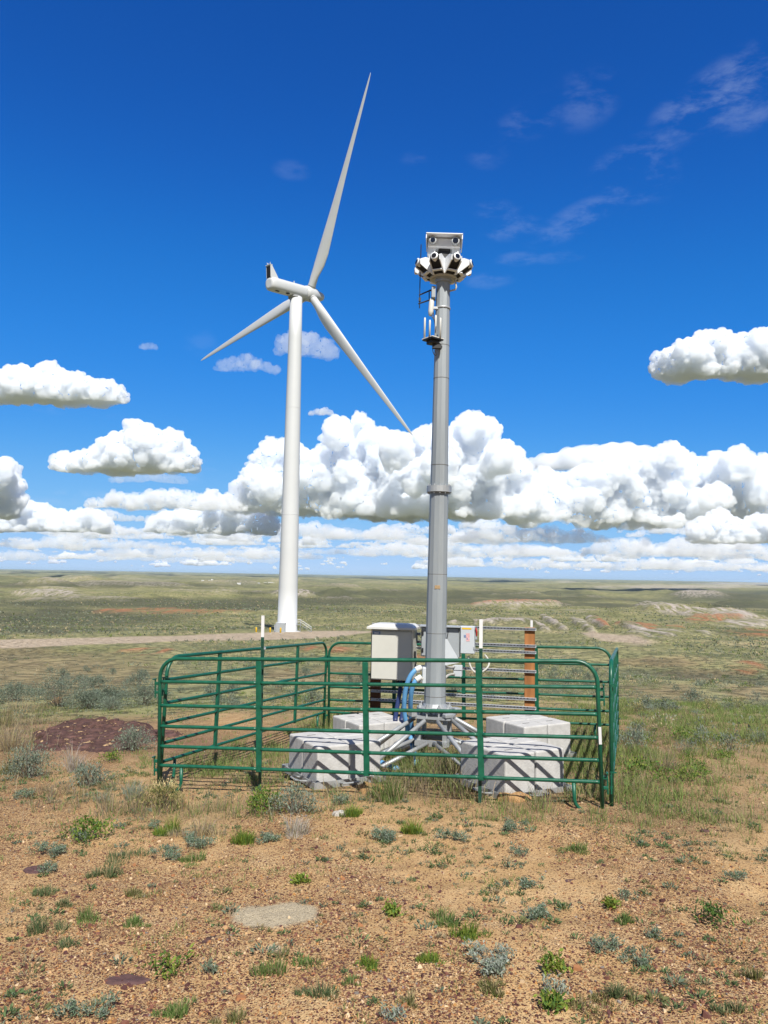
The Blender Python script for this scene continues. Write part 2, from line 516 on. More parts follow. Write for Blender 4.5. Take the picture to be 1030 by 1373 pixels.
def ground_zones(V):
    """What grows or lies where: soft-edged patches of ground and painted cloud-shadow bands, looked up by the direction and distance they lie in."""
    px, py = pixels_of(V)
    th = np.arctan2(V[:, 0], V[:, 1]); lr = np.log(np.maximum(np.hypot(V[:, 0], V[:, 1]), 0.3))
    n1 = fbm(th * 30, lr * 9, 51, 4); n2 = fbm(th * 9, lr * 3.5, 52, 4); n3 = fbm(th * 90, lr * 40, 53, 3)

    def ell(cx, cy, rx, ry, soft=0.35, wob=0.35, rot=0.0):
        X = (px - cx); Y = (py - cy)
        c, s = math.cos(rot), math.sin(rot)
        d = np.sqrt(((X * c + Y * s) / rx) ** 2 + ((-X * s + Y * c) / ry) ** 2) + wob * n1 + 0.4 * wob * n3
        return 1 - smooth(1 - soft, 1 + soft, d)

    def many(L):
        m = np.zeros(len(V))
        for e in L: m = np.maximum(m, ell(*e))
        return m
    z = {}
    up = np.interp(px, [-200, 0, 120, 250, 330, 440, 500], [861, 858, 855, 852, 848.5, 845.5, 846.5])
    lo = np.interp(px, [-200, 0, 120, 250, 345, 440, 500], [873, 869.5, 864.5, 859.5, 858.5, 855, 847.5])
    z['road'] = smooth(up - 0.8, up + 0.8, py + 0.9 * n1) * (1 - smooth(lo - 0.8, lo + 0.8, py + 0.9 * n1)) * (px < 505)
    z['road'] = np.maximum(z['road'], ell(835, 857, 42, 5.5, .35, .35, .12))
    z['road'] = np.maximum(z['road'], ell(800, 851, 22, 2.2, .35, .3, .1))
    z['sand'] = np.maximum(ell(370, 1228, 56, 17, .12, .22, -.06), ell(367, 1271, 12, 4, .2, .3))
    z['red'] = many([(90, 905, 120, 30, .5, .3), (20, 900, 60, 40, .5, .3), (250, 1000, 60, 18, .5, .4), (100, 990, 110, 34, .4, .3), (880, 888, 60, 7, .5, .5), (940, 905, 50, 8, .5, .5), (905, 955, 60, 10, .5, .6),
                     (1000, 925, 40, 12, .5, .5), (620, 900, 60, 8, .5, .5), (400, 905, 60, 8, .5, .5), (880, 930, 70, 12, .6, .6), (480, 905, 90, 10, .6, .5)])
    z['dark'] = many([(60, 830, 170, 11, .5, .4), (200, 808, 260, 6, .6, .5), (480, 806, 260, 5, .6, .5), (560, 795, 200, 4, .6, .5), (120, 785, 200, 3, .6, .5), (760, 803, 120, 4, .6, .5), (990, 800, 80, 8, .5, .5), (455, 802, 26, 4, .4, .4), (505, 804, 28, 3, .4, .4), (600, 801, 50, 3, .5, .5), (30, 845, 120, 5, .5, .5), (330, 815, 120, 4, .5, .5), (680, 800, 60, 3, .5, .5), (1000, 812, 60, 5, .5, .5)])  # dark sage and hills, plus mid-distance cloud-shadow bands put into the colour
    z['white'] = many([(930, 822, 62, 6, .35, .5, .12), (985, 826, 40, 6, .35, .5, .15), (1010, 838, 40, 4, .35, .5), (60, 797, 42, 4, .4, .4), (395, 797, 24, 3.5, .5, .5), (760, 780, 14, 1.1, .3, .3), (905, 787, 90, 2.6, .5, .7),
                       (780, 838, 20, 4, .4, .6, .5), (800, 836, 20, 4, .4, .6, .5), (745, 838, 20, 3, .4, .6, .5), (722, 840, 16, 3, .4, .6, .5), (855, 845, 30, 2.5, .4, .7, .3), (900, 851, 60, 4, .5, .8), (690, 834, 30, 2, .5, .7), (640, 836, 30, 1.5, .5, .7), (940, 799, 30, 3.5, .4, .5), (1000, 783, 50, 2, .5, .8), (700, 812, 50, 2, .5, .6)])
    z['orange'] = many([(955, 832, 42, 3.5, .35, .5), (865, 841, 26, 4, .35, .5, .1), (810, 840, 16, 3.5, .4, .5, .5), (905, 841, 12, 3, .4, .5), (845, 837, 22, 2, .4, .5), (230, 820, 90, 3, .5, .7), (560, 880, 60, 6, .5, .7),
                        (200, 873, 30, 4, .5, .6), (690, 811, 50, 1.6, .5, .6), (1010, 850, 40, 4, .5, .6), (1000, 895, 22, 9, .4, .4), (440, 872, 40, 4, .5, .6)])
    # green cover from the near gravel to the plain
    g = smooth(1125, 1030, py + 26 * n2 + 12 * n1 - 40 * smooth(780, 900, px)) * 0.55
    bare = many([(330, 975, 130, 20, .5, .4), (330, 1062, 70, 8, .5, .5), (140, 1040, 90, 22, .5, .4), (640, 930, 110, 14, .6, .5), (910, 1020, 40, 8, .5, .6), (960, 1060, 70, 12, .5, .6)])
    lush = many([(600, 1040, 110, 34, .6, .5), (900, 1055, 120, 46, .6, .5), (840, 1040, 60, 60, .5, .4), (960, 985, 110, 40, .6, .5), (460, 985, 60, 24, .5, .5), (790, 1000, 50, 50, .5, .5), (700, 1085, 60, 16, .5, .5), (330, 1020, 130, 26, .7, .6), (520, 1040, 60, 20, .5, .5), (900, 1090, 130, 24, .6, .7), (940, 930, 130, 40, .7, .7), (250, 1090, 120, 14, .6, .6)])
    z['green'] = np.clip(g * (1 - .75 * bare) * (1 - .7 * z['red']) + 0.5 * lush, 0, 1)
    z['lush'] = lush
    z['bare'] = bare
    far = smooth(math.log(14), math.log(26), lr + 0.25 * n2)
    z['far'] = far
    # draws grow dark sagebrush, worn crests show pale soil
    rr = np.hypot(V[:, 0], V[:, 1])
    crest = 0.0
    for lam, wt, sd in ((45, .5, 1), (150, .8, 2), (520, 1.0, 3), (1700, 1.0, 4), (5200, .7, 5)):
        f = smooth(.55 * lam, 2.2 * lam, rr) * (1 - smooth(14 * lam, 40 * lam, rr))
        crest = crest + wt * f * fbm(V[:, 0] / lam + 3.1 * sd, V[:, 1] / lam - 1.7 * sd, 10 + sd, 4, 0.5)
    crest = crest * 1.7
    z['dark'] = np.clip(z['dark'] + .95 * smooth(.05, .6, -crest) * far * (1 - .5 * smooth(1500, 4000, rr)), 0, 1)
    z['white'] = np.clip(z['white'] + .55 * smooth(.75, 1.5, crest + .5 * n1) * far, 0, 1)
    z['chips'] = np.clip(0.50 + 0.9 * n2 + 0.5 * n1 + 0.35 * smooth(1180, 1330, py) + 0.25 * smooth(240, 0, px) - .35 * np.exp(-((px - 560) / 160) ** 2 - ((py - 1150) / 50) ** 2), 0, 1)
    z['px'], z['py'], z['n1'], z['n2'] = px, py, n1, n2
    return z


def ground_material():
    m = bpy.data.materials.new('ground')
    m.use_nodes = True
    t = m.node_tree
    t.nodes.clear()
    out = nd(t, 'ShaderNodeOutputMaterial')
    pb = nd(t, 'ShaderNodeBsdfPrincipled')
    pb.inputs['Roughness'].default_value = 0.95
    pb.inputs['Specular IOR Level'].default_value = 0.1
    lk(t, pb.outputs[0], out.inputs['Surface'])
    tc = nd(t, 'ShaderNodeTexCoord')
    P = tc.outputs['Object']
    A1 = nd(t, 'ShaderNodeAttribute', attribute_name='zone_a'); A2 = nd(t, 'ShaderNodeAttribute', attribute_name='zone_b'); A3 = nd(t, 'ShaderNodeAttribute', attribute_name='zone_c')
    def sep(a):
        s = nd(t, 'ShaderNodeSeparateColor'); lk(t, a.outputs['Color'], s.inputs[0]); return s.outputs
    s1, s2, s3 = sep(A1), sep(A2), sep(A3)

    def noise(scale, detail=3, rough=.55, dist=0.0):
        n = nd(t, 'ShaderNodeTexNoise'); n.inputs['Scale'].default_value = scale; n.inputs['Detail'].default_value = detail
        n.inputs['Roughness'].default_value = rough; n.inputs['Distortion'].default_value = dist
        lk(t, P, n.inputs['Vector']); return n.outputs['Fac']

    def vor(scale, feature='F1', rnd=1.0):
        n = nd(t, 'ShaderNodeTexVoronoi', feature=feature); n.inputs['Scale'].default_value = scale; n.inputs['Randomness'].default_value = rnd
        lk(t, P, n.inputs['Vector']); return n

    def ramp(fac, stops, interp='LINEAR'):
        r = nd(t, 'ShaderNodeValToRGB'); r.color_ramp.interpolation = interp
        e = r.color_ramp.elements
        while len(e) > 1: e.remove(e[-1])
        e[0].position = stops[0][0]; e[0].color = (*stops[0][1], 1)
        for p, c in stops[1:]:
            q = e.new(p); q.color = (*c, 1)
        lk(t, fac, r.inputs['Fac']); return r.outputs['Color']

    def mp(v, a, b, c=0.0, d=1.0):
        n = nd(t, 'ShaderNodeMapRange'); n.interpolation_type = 'SMOOTHSTEP'
        for k, q in zip(('From Min', 'From Max', 'To Min', 'To Max'), (a, b, c, d)): n.inputs[k].default_value = q
        lk(t, v, n.inputs['Value']); return n.outputs['Result']

    def mth(op, a, b=None):
        n = nd(t, 'ShaderNodeMath', operation=op)
        for i, q in enumerate((a, b)):
            if q is None: continue
            if isinstance(q, (int, float)): n.inputs[i].default_value = q
            else: lk(t, q, n.inputs[i])
        return n.outputs[0]

    def mix(f, a, b, bt='MIX'):
        n = nd(t, 'ShaderNodeMix', data_type='RGBA', blend_type=bt)
        if isinstance(f, (int, float)): n.inputs[0].default_value = f
        else: lk(t, f, n.inputs[0])
        for i, q in ((6, a), (7, b)):
            if isinstance(q, tuple): n.inputs[i].default_value = (*q, 1)
            else: lk(t, q, n.inputs[i])
        return n.outputs[2]
    # --- gravelly soil
    fine = noise(160, 2); soil_n = noise(3.0, 5, .6)
    soil = ramp(soil_n, [(.25, (.45, .29, .13)), (.5, (.61, .40, .195)), (.75, (.69, .49, .26))])
    soil = mix(mp(fine, .35, .7), soil, mix(1.0, soil, (.72, .70, .68), 'MULTIPLY'))
    v1 = vor(58); v2 = vor(120); v3 = vor(24)
    def chipcol(v):
        h = nd(t, 'ShaderNodeSeparateColor'); lk(t, v.outputs['Color'], h.inputs[0])
        col = ramp(h.outputs[0], [(0, (.085, .036, .033)), (.28, (.13, .055, .045)), (.45, (.20, .085, .055)), (.60, (.34, .15, .07)), (.75, (.50, .30, .14)), (.88, (.62, .45, .27)), (.96, (.45, .22, .07))], 'CONSTANT')
        return col, h.outputs[1]
    c1, r1 = chipcol(v1); c2, r2 = chipcol(v2); c3, r3 = chipcol(v3)
    chips = s1[0]
    def cover(v, r, lo, hi, size):
        pres = mth('LESS_THAN', r, mp(chips, 0, 1, lo, hi))
        ins = mp(v.outputs['Distance'], size, size * .72)
        return mth('MULTIPLY', pres, ins)
    m2 = cover(v2, r2, .25, .85, .52); m1 = cover(v1, r1, .12, .75, .46); m3 = cover(v3, r3, .0, .16, .36)
    g = mix(m2, soil, c2); g = mix(m1, g, c1); g = mix(m3, g, c3)
    # sand patch and tracks
    sand = ramp(noise(140, 3, .7), [(.3, (.42, .34, .21)), (.55, (.60, .50, .34)), (.75, (.68, .59, .43))])
    g = mix(s3[0], g, sand)
    redsoil = mix(m1, ramp(noise(4, 4), [(.3, (.23, .125, .085)), (.6, (.37, .21, .13)), (.8, (.46, .28, .16))]), c1)
    g = mix(mth('MULTIPLY', s2[0], .75), g, redsoil)
    litter = ramp(noise(26, 4, .7), [(.3, (.10, .085, .05)), (.5, (.20, .165, .10)), (.7, (.33, .27, .17))])
    g = mix(mth('MULTIPLY', s1[1], .55), g, litter)
    # --- the plain
    pl = ramp(noise(.05, 6, .62), [(.30, (.225, .225, .095)), (.45, (.285, .275, .125)), (.55, (.335, .315, .15)), (.68, (.42, .35, .195)), (.8, (.50, .39, .24))])
    sg = noise(.9, 4, .65); sg2 = noise(.22, 4, .6); sg3 = noise(.035, 4, .6)
    pl = mix(mp(sg, .50, .60, 0, .75), pl, (.115, .125, .072))
    pl = mix(mp(sg2, .50, .62, 0, .55), pl, (.13, .14, .078))
    pl = mix(mp(sg3, .52, .66, 0, .5), pl, (.13, .145, .070))
    pl = mix(mp(noise(.011, 4), .55, .7, 0, .55), pl, (.19, .21, .085))
    pl = mix(mp(noise(.0021, 5, .65), .54, .66, 0, .5), pl, (.30, .25, .17))
    pl = mix(mp(noise(.0045, 7, .72), .50, .60, 0, .55), pl, (.105, .115, .065))
    pl = mix(mp(noise(.0011, 8, .74), .50, .60, 0, .55), pl, (.115, .13, .07))
    pl = mix(mp(noise(.0016, 8, .76), .57, .66, 0, .6), pl, (.40, .35, .24))
    pl = mix(mp(noise(.00035, 8, .74), .50, .62, 0, .5), pl, (.10, .125, .075))
    pl = mix(mth('MULTIPLY', s2[0], .42), pl, mix(mp(sg, .5, .6, 0, .5), ramp(noise(.7, 5, .7), [(.3, (.20, .115, .075)), (.7, (.38, .235, .145))]), (.10, .10, .06)))
    pl = mix(mth('MULTIPLY', s2[1], .8), pl, mix(mp(sg2, .4, .7), (.075, .082, .055), (.12, .12, .075)))
    gm_ = nd(t, 'ShaderNodeMapping'); gm_.inputs['Scale'].default_value = (.20, .028, .2); lk(t, P, gm_.inputs['Vector'])
    gn = nd(t, 'ShaderNodeTexNoise'); gn.inputs['Scale'].default_value = 1.0; gn.inputs['Detail'].default_value = 5; gn.inputs['Roughness'].default_value = .65; gn.inputs['Distortion'].default_value = .6
    lk(t, gm_.outputs[0], gn.inputs['Vector'])
    br = mp(gn.outputs['Fac'], .42, .58)
    pl = mix(mth('MULTIPLY', s2[2], br), pl, ramp(noise(.5, 4), [(.3, (.36, .30, .25)), (.7, (.60, .54, .47))]))
    pl = mix(mth('MULTIPLY', s3[1], br), pl, ramp(noise(.4, 4), [(.3, (.30, .13, .06)), (.6, (.42, .21, .11)), (.8, (.52, .34, .20))]))
    pl = mix(1.0, pl, (1.12, 1.12, 1.14), 'MULTIPLY')
    g = mix(s1[2], g, pl)
    road = ramp(noise(1.3, 5, .7), [(.3, (.44, .335, .24)), (.6, (.55, .455, .335)), (.8, (.61, .52, .40))])
    g = mix(s3[2], g, road)
    g = mix(1.0, g, (.80, .80, .80), 'MULTIPLY')
    lk(t, g, pb.inputs['Base Color'])
    # --- relief: chips near by, scrub far away
    hgt = mth('ADD', mth('MULTIPLY', m1, .008), mth('ADD', mth('MULTIPLY', m2, .004), mth('MULTIPLY', m3, .014)))
    hgt = mth('ADD', hgt, mth('MULTIPLY', noise(60, 3), .010))
    hgt = mth('MULTIPLY', hgt, mth('SUBTRACT', 1.0, s1[2]))
    hgt = mth('ADD', hgt, mth('MULTIPLY', mth('MULTIPLY', mp(sg, .48, .62), .30), s1[2]))
    bp = nd(t, 'ShaderNodeBump'); bp.inputs['Strength'].default_value = 1.0; bp.inputs['Distance'].default_value = 1.0
    lk(t, hgt, bp.inputs['Height']); lk(t, bp.outputs[0], pb.inputs['Normal'])
    return m


def build_ground():
    rs = [0.35]
    while rs[-1] < 150000:
        r = rs[-1]
        rs.append(r * (1.008 if r < 22 else 1.0125 if r < 3000 else 1.03))
    rs = np.array(rs)
    th = np.concatenate([np.arange(-180, -42, 3.0), np.arange(-42, 42, 0.125), np.arange(42, 180, 3.0)]) * math.pi / 180
    nr, na = len(rs), len(th)
    X = rs[:, None] * np.sin(th)[None]; Y = rs[:, None] * np.cos(th)[None]
    V = np.stack([X.ravel(), Y.ravel(), np.zeros(nr * na)], 1)
    V[:, 2] = ground_z(V[:, 0], V[:, 1])
    i = np.arange(nr - 1)[:, None]; j = np.arange(na)[None]; j2 = (j + 1) % na
    F = np.stack([i * na + j, i * na + j2, (i + 1) * na + j2, (i + 1) * na + j], -1).reshape(-1, 4)[:, ::-1]
    c = len(V)
    V = np.vstack([V, [[0, 0, gz(0, 0.31)]]])
    z = ground_zones(V)
    # keep the plateau edge of the badlands and pale hills standing proud
    lift = (z['white'] * 0.010 + z['orange'] * 0.004) * np.hypot(V[:, 0], V[:, 1]) * (np.hypot(V[:, 0], V[:, 1]) < 9000) * (z['far'] > .5)
    V[:, 2] += lift * 0.5
    one = np.ones(len(V))
    za = np.stack([z['chips'], z['green'], z['far'], one], 1)
    zb = np.stack([z['red'], z['dark'], z['white'], one], 1)
    zc = np.stack([z['sand'], z['orange'], z['road'], one], 1)
    tri = np.stack([np.full(na, c), np.arange(na), (np.arange(na) + 1) % na, np.full(na, c)], 1)
    me = np_mesh('ground', V, F, ground_material(), True, {'zone_a': za, 'zone_b': zb, 'zone_c': zc})
    return tag(link('ground', me), kind='structure')


build_ground()
# ---------------------------------------------------------------- wind turbine
def build_turbine():
    T0 = at(385, 845, 181.0)
    base = Vector((T0[0], T0[1], gz(T0[0], T0[1])))
    # tower top follows the photo
    tt = at(395.5, 399, 181.0)
    topz = tt[2] - base.z
    root = empty('wind_turbine', base)
    tag(root, 'tall white three-bladed wind turbine standing on a gravel pad', 'wind turbine')
    mb = MB()
    prof = [(2.32, 0), (2.32, .25)]
    for k in range(9):
        t = k / 8
        prof.append((2.28 - .82 * t ** 1.15, .26 + (topz - .26) * t))
    mb.lathe(prof, 40)
    mb.build('tower', M['turbine'], root)
    MB().lathe([(3.1, -.3), (3.1, .16), (2.4, .2)], 32).build('foundation', M['concrete'], root)
    for f in (.34, .66):
        rr = 2.28 - .82 * f ** 1.15 + .015
        MB().lathe([(rr, .26 + (topz - .26) * f - .06), (rr, .26 + (topz - .26) * f + .06)], 40).build('section_joint', M['turbine'], root)
    # nacelle frame: axis points away to the right
    yaw, tilt = .81, .068
    ax = Vector((math.cos(yaw) * math.cos(tilt), math.sin(yaw) * math.cos(tilt), math.sin(tilt)))
    h = Vector((math.sin(yaw), -math.cos(yaw), 0))           # to the right and nearer
    u = h.cross(ax)
    top = Vector((tt[0] - base.x, 0, topz))
    C = top + Vector((0, 0, 1.75))
    Mx = Matrix((( ax.x, -h.x, u.x, C.x), (ax.y, -h.y, u.y, C.y), (ax.z, -h.z, u.z, C.z), (0, 0, 0, 1)))   # local x along the axis, z up
    # rounded-box hull
    nac = MB()
    secs = [(-8.05, .55), (-7.95, .80), (-7.6, .95), (-6.5, 1.0), (2.2, 1.0), (2.75, .95), (3.0, .85)]
    rings = []
    for x, k in secs:
        ring = []
        for q in range(24):
            a = 2 * math.pi * q / 24
            c, s_ = math.cos(a), math.sin(a)
            e = 0.78
            yy = 1.62 * k * math.copysign(abs(c) ** e, c); zz = 1.62 * k * math.copysign(abs(s_) ** e, s_)
            ring.append(nac.bm.verts.new((x, yy, zz)))
        rings.append(ring)
    for a, b in zip(rings, rings[1:]):
        for q in range(24):
            f = nac.bm.faces.new((a[q], a[(q + 1) % 24], b[(q + 1) % 24], b[q])); f.smooth = True
    nac.bm.faces.new(rings[0][::-1]); nac.bm.faces.new(rings[-1])
    no = nac.build('nacelle', M['turbine'], root, Mx)
    MB().box((-6.1, -.75, -1.60), (1.0, .5, .08)).build('vent_opening', M['void'], no, Mx)
    MB().box((-3.0, -.85, -1.58), (.9, .7, .1), .35).build('vent_opening', M['void'], no, Mx)
    MB().lathe([(1.52, -.25), (1.62, -.22), (1.62, .15), (1.5, .18)], 32, (0, 0, topz)).build('yaw_ring', M['turbine_rim'], root, Matrix.Translation((top.x, 0, 0)))
    # tail fin carrying the weather mast
    fin = MB()
    for sy in (-.78, .78):
        fin.prism([(-8.0, 1.35), (-5.6, 1.35), (-7.55, 4.3), (-8.0, 4.4)], sy - .06, sy + .06)
    fin.box((-7.8, 0, 4.35), (.75, 1.75, .14))
    fin.prism([(-7.2, 1.4), (-5.75, 1.4), (-7.35, 3.7), (-7.5, 3.7)], -.72, .72)
    fo = fin.build('tail_fin', M['turbine'], no, Mx)
    MB().box((-7.98, 0, 2.7), (.05, 1.38, 2.7)).build('radiator', M['void'], no, Mx)
    MB().tube([(-7.8, -.5, 4.4), (-7.8, -.5, 5.0)], .06, 6).build('weather_sensor', M['turbine'], no, Mx)
    MB().tube([(-7.8, .5, 4.4), (-7.8, .5, 4.9)], .06, 6).box((-7.8, .5, 4.92), (.5, .08, .12)).build('weather_sensor', M['turbine'], no, Mx)
    for c_, d_ in (((-4.9, .4, 1.7), (.5, .4, .35)), ((-.6, -.4, 1.8), (.18, .18, .6)), ((-.2, .3, 1.68), (.5, .5, .3))):
        MB().box(c_, d_).build('roof_fitting', M['turbine'], no, Mx)
    # hub and nose
    H = C + ax * 4.65 + Vector((0, 0, .12))
    hub = MB()
    hub.lathe([(1.45, -1.75), (1.72, -1.6), (1.86, -.9), (1.86, .6), (1.72, 1.3), (1.42, 2.0), (1.2, 2.8), (1.08, 3.6), (.85, 4.1), (.5, 4.35), (.05, 4.42)], 32, H, ax)
    hub.build('hub', M['turbine'], root)
    Hw = H + base
    tips_px = [(497, 97), (269, 484), (554, 584)]
    for k, tp in enumerate(tips_px):
        # each blade runs to where the photo shows its tip: solve in-plane angle and coning
        best = None
        a0 = -.3823 + k * 2 * math.pi / 3
        def tipof(a, cone):
            return Hw + 50.5 * (math.cos(cone) * (math.sin(a) * -h + math.cos(a) * u) + math.sin(cone) * ax)
        a, cone = a0, .03
        for it in range(40):
            def err(a, c):
                q = proj(tipof(a, c)); return np.array([q[0] - tp[0], q[1] - tp[1]])
            e = err(a, cone)
            J = np.stack([(err(a + 1e-3, cone) - e) / 1e-3, (err(a, cone + 1e-3) - e) / 1e-3], 1)
            da = np.linalg.lstsq(J, -e, rcond=.05)[0]
            a += float(np.clip(da[0], -.05, .05)); cone += float(np.clip(da[1], -.05, .05))
            cone = max(-.14, min(.14, cone))
        d = (math.cos(cone) * (math.sin(a) * -h + math.cos(a) * u) + math.sin(cone) * ax).normalized()
        cdir = (ax.cross(d)).normalized()                       # chord direction in the rotor plane
        thick = d.cross(cdir).normalized()
        b = MB()
        L = 50.5
        st = [(0.9, 1.9, 1.0, .0), (2.2, 1.9, 1.0, .0), (4.5, 2.15, .8, .12), (7.5, 2.85, .45, .22), (10.5, 3.05, .33, .22), (15, 2.75, .27, .17), (22, 2.2, .23, .11),
              (30, 1.65, .20, .06), (38, 1.2, .18, .03), (45, .82, .17, .01), (48.8, .5, .16, .0), (50.1, .25, .16, .0), (L, .05, .2, 0)]
        rings = []
        for x, ch, tr, tw in st:
            if 4 < x < 49: ch = ch * (1.0 + .10 * min(1, (x - 4) / 3))
            tw = tw + PITCHB
            cc = cdir * math.cos(tw) + thick * math.sin(tw); tn = thick * math.cos(tw) - cdir * math.sin(tw)
            ring = []
            off = -.5 + .2 * min(1, max(0, (x - 2.2) / 6))
            for q in range(18):
                an_ = 2 * math.pi * q / 18
                cx_ = .5 * math.cos(an_); ty = .5 * tr * math.sin(an_)
                if tr < .9: ty *= (1.0 - .55 * (cx_ + .5)) * 1.25
                bend = ax * (0.0)
                ring.append(b.bm.verts.new(H + d * x + cc * (ch * (cx_ + .5 + off)) + tn * (ch * ty) + bend))
            rings.append(ring)
        for p, q in zip(rings, rings[1:]):
            for i in range(18):
                f = b.bm.faces.new((p[i], p[(i + 1) % 18], q[(i + 1) % 18], q[i])); f.smooth = True
        b.bm.faces.new(rings[0][::-1]); b.bm.faces.new(rings[-1])
        bo = b.build('blade', M['turbine'], root)
        MB().lathe([(.98, 0), (1.04, .02), (1.04, .2), (.98, .22)], 28, H + d * 1.95, d).build('root_collar', M['turbine_rim'], bo)
    # entry stair on the right of the tower foot
    st_ = MB()
    for k in range(6):
        st_.box((3.3 + .42 * k, -.2, 1.55 - .27 * k), (.36, 1.0, .05))
    st_.box((2.7, -.2, 1.7), (.9, 1.0, .06))
    so_ = st_.build('stair', M['galv'], root)
    hr = MB()
    for y in (-.72, .32):
        hr.tube([(2.4, y, 2.8), (3.1, y, 2.8), (5.7, y, 1.15)], .035, 6).tube([(2.4, y, 2.3), (3.1, y, 2.3), (5.7, y, .65)], .03, 6)
        for x, z0, z1 in ((2.4, 0, 2.8), (3.1, 0, 2.8), (4.4, .9, 2.0), (5.7, 0, 1.15)):
            hr.tube([(x, y, z0), (x, y, z1)], .035, 6)
    hr.build('handrail', M['galv'], so_)
    return base


PITCHB = -0.05
TB = build_turbine()


def build_pad_things():
    # transformer cabinet left of the tower
    p = hit(375.5, 845.5); D = p[1]
    p = at(376.5, 845.5, 178.0); p[2] = gz(p[0], p[1])
    r = empty('transformer_cabinet', p)
    tag(r, 'grey transformer cabinet beside the foot of the turbine tower', 'transformer')
    MB().box((0, 0, 1.05), (2.1, 1.9, 1.9), 0, .04).build('housing', M['greybox'], r)
    MB().box((0, 0, 2.05), (2.25, 2.05, .1), 0, .03).build('lid', M['lightbox'], r)
    MB().box((0, 0, .05), (2.5, 2.3, .14)).build('plinth', M['concrete'], r)
    d = MB()
    for x in (-.5, .5): d.box((x, -.965, 1.05), (.92, .03, 1.6), 0, .01)
    d.build('door', M['greybox'], r)
    f = MB()
    for k in range(7): f.box((-1.25, -.75 + .25 * k, 1.05), (.3, .05, 1.3))
    f.build('cooling_fin', M['greybox'], r)
    src = None
    for (px, py, lab) in ((343.6, 846.2, 'yellow bollard standing apart, to the left of the grey transformer cabinet'), (362.3, 847.6, 'yellow bollard in front of the grey transformer cabinet'), (376.2, 847.6, 'yellow bollard at the left edge of the turbine tower')):
        q = at(px, py, 172.0); q[2] = gz(q[0], q[1])
        if src is None:
            r = empty('bollard', q)
            a = MB().lathe([(.2, -.1), (.2, 1.1), (.18, 1.18), (.1, 1.24), (.02, 1.25)], 14).build('post', M['yellow'], r)
            b = MB().lathe([(.34, -.05), (.34, .06), (.3, .08)], 14).build('footing', M['concrete'], r)
            src = (r, a, b)
        else:
            r = src[0].copy(); COL.objects.link(r); r.location = q
            for c in src[1:]:
                k = c.copy(); COL.objects.link(k); k.parent = r
        tag(r, lab, 'bollard', 'yellow bollards round the transformer')


build_pad_things()
# ---------------------------------------------------------------- corral of four green livestock panels
PL = 4.88
def ground_pt(x, y, dz=0.0):
    return Vector((x, y, gz(x, y) + dz))


def panel_matrix(A, B):
    ex = (B - A).normalized()
    ez = (Vector((0, 0, 1)) - ex * ex.z).normalized()
    ey = ez.cross(ex)
    return Matrix(((ex.x, ey.x, ez.x, A.x), (ex.y, ey.y, ez.y, A.y), (ex.z, ey.z, ez.z, A.z), (0, 0, 0, 1)))


RAILS = [1.19, .925, .695, .475, .265]
def build_panel(label, A, B, stickers=()):
    L = (B - A).length
    r = empty('corral_panel')
    r.matrix_world = panel_matrix(A, B)
    tag(r, label, 'corral panel', 'green corral panels round the mast')
    R = .0215
    top, rb = 1.448, .21
    fr = [(R, 0, -.06), (R, 0, top - rb)] + arc((R + rb, 0, top - rb), rb, math.pi, math.pi / 2, 7)[1:] + arc((L - R - rb, 0, top - rb), rb, math.pi / 2, 0, 7) + [(L - R, 0, -.06)]
    MB().tube(fr, R, 12).build('frame', M['green'], r)
    ups = [L * k / 4 for k in (1, 2, 3)]
    for z in RAILS:
        m = MB()
        xs = [2 * R] + ups + [L - 2 * R]
        for a, b in zip(xs, xs[1:]):
            a_ = a + (.03 if a in ups else 0); b_ = b - (.03 if b in ups else 0)
            m.tube([(a_ - .006, 0, z), (a_ + .03, 0, z), (b_ - .03, 0, z), (b_ + .006, 0, z)], [.021, .0195, .0195, .021], 12)
        m.build('rail', M['green'], r)
    for x in ups:
        MB().box((x, 0, (top - .02 + .235) / 2), (.062, .030, top - .02 - .235), 0, .006).build('upright', M['green'], r)
    for s, x0 in ((1, .29), (-1, L - .29)):
        m = MB()
        m.tube([(x0, 0, .25), (x0, 0, .09)] + [(x0 - s * q[0], 0, q[1]) for q in [(.01, .045), (.04, .005), (.085, -.02), (.12, -.03)]], .0185, 10)
        m.build('leg', M['green'], r)
    for xx, s in ((0, -1), (L, 1)):
        for z in (1.17, .31):
            m = MB()
            m.box((xx + s * .018, 0, z), (.05, .022, .035), 0, .004).box((xx + s * .018, 0, z - .1), (.05, .022, .03), 0, .004)
            m.tube([(xx + s * .036, 0, z + .05), (xx + s * .036, 0, z - .16)], .009, 8)
            m.box((xx + s * .036, -.02, z + .05), (.02, .06, .012))
            m.build('latch', M['green'], r)
    for (x, z, w_, hh, vertical) in stickers:
        if vertical: x = L - R + .004
        m = MB()
        if vertical:
            m.box((x, -R - .001, z), (.028, .003, hh))
        else:
            m.box((x, -R - .002, z), (w_, .003, hh)); m.box((x, 0, z + R + .002), (w_, .03, .003))
        m.build('sticker', M['label'], r)
    return r


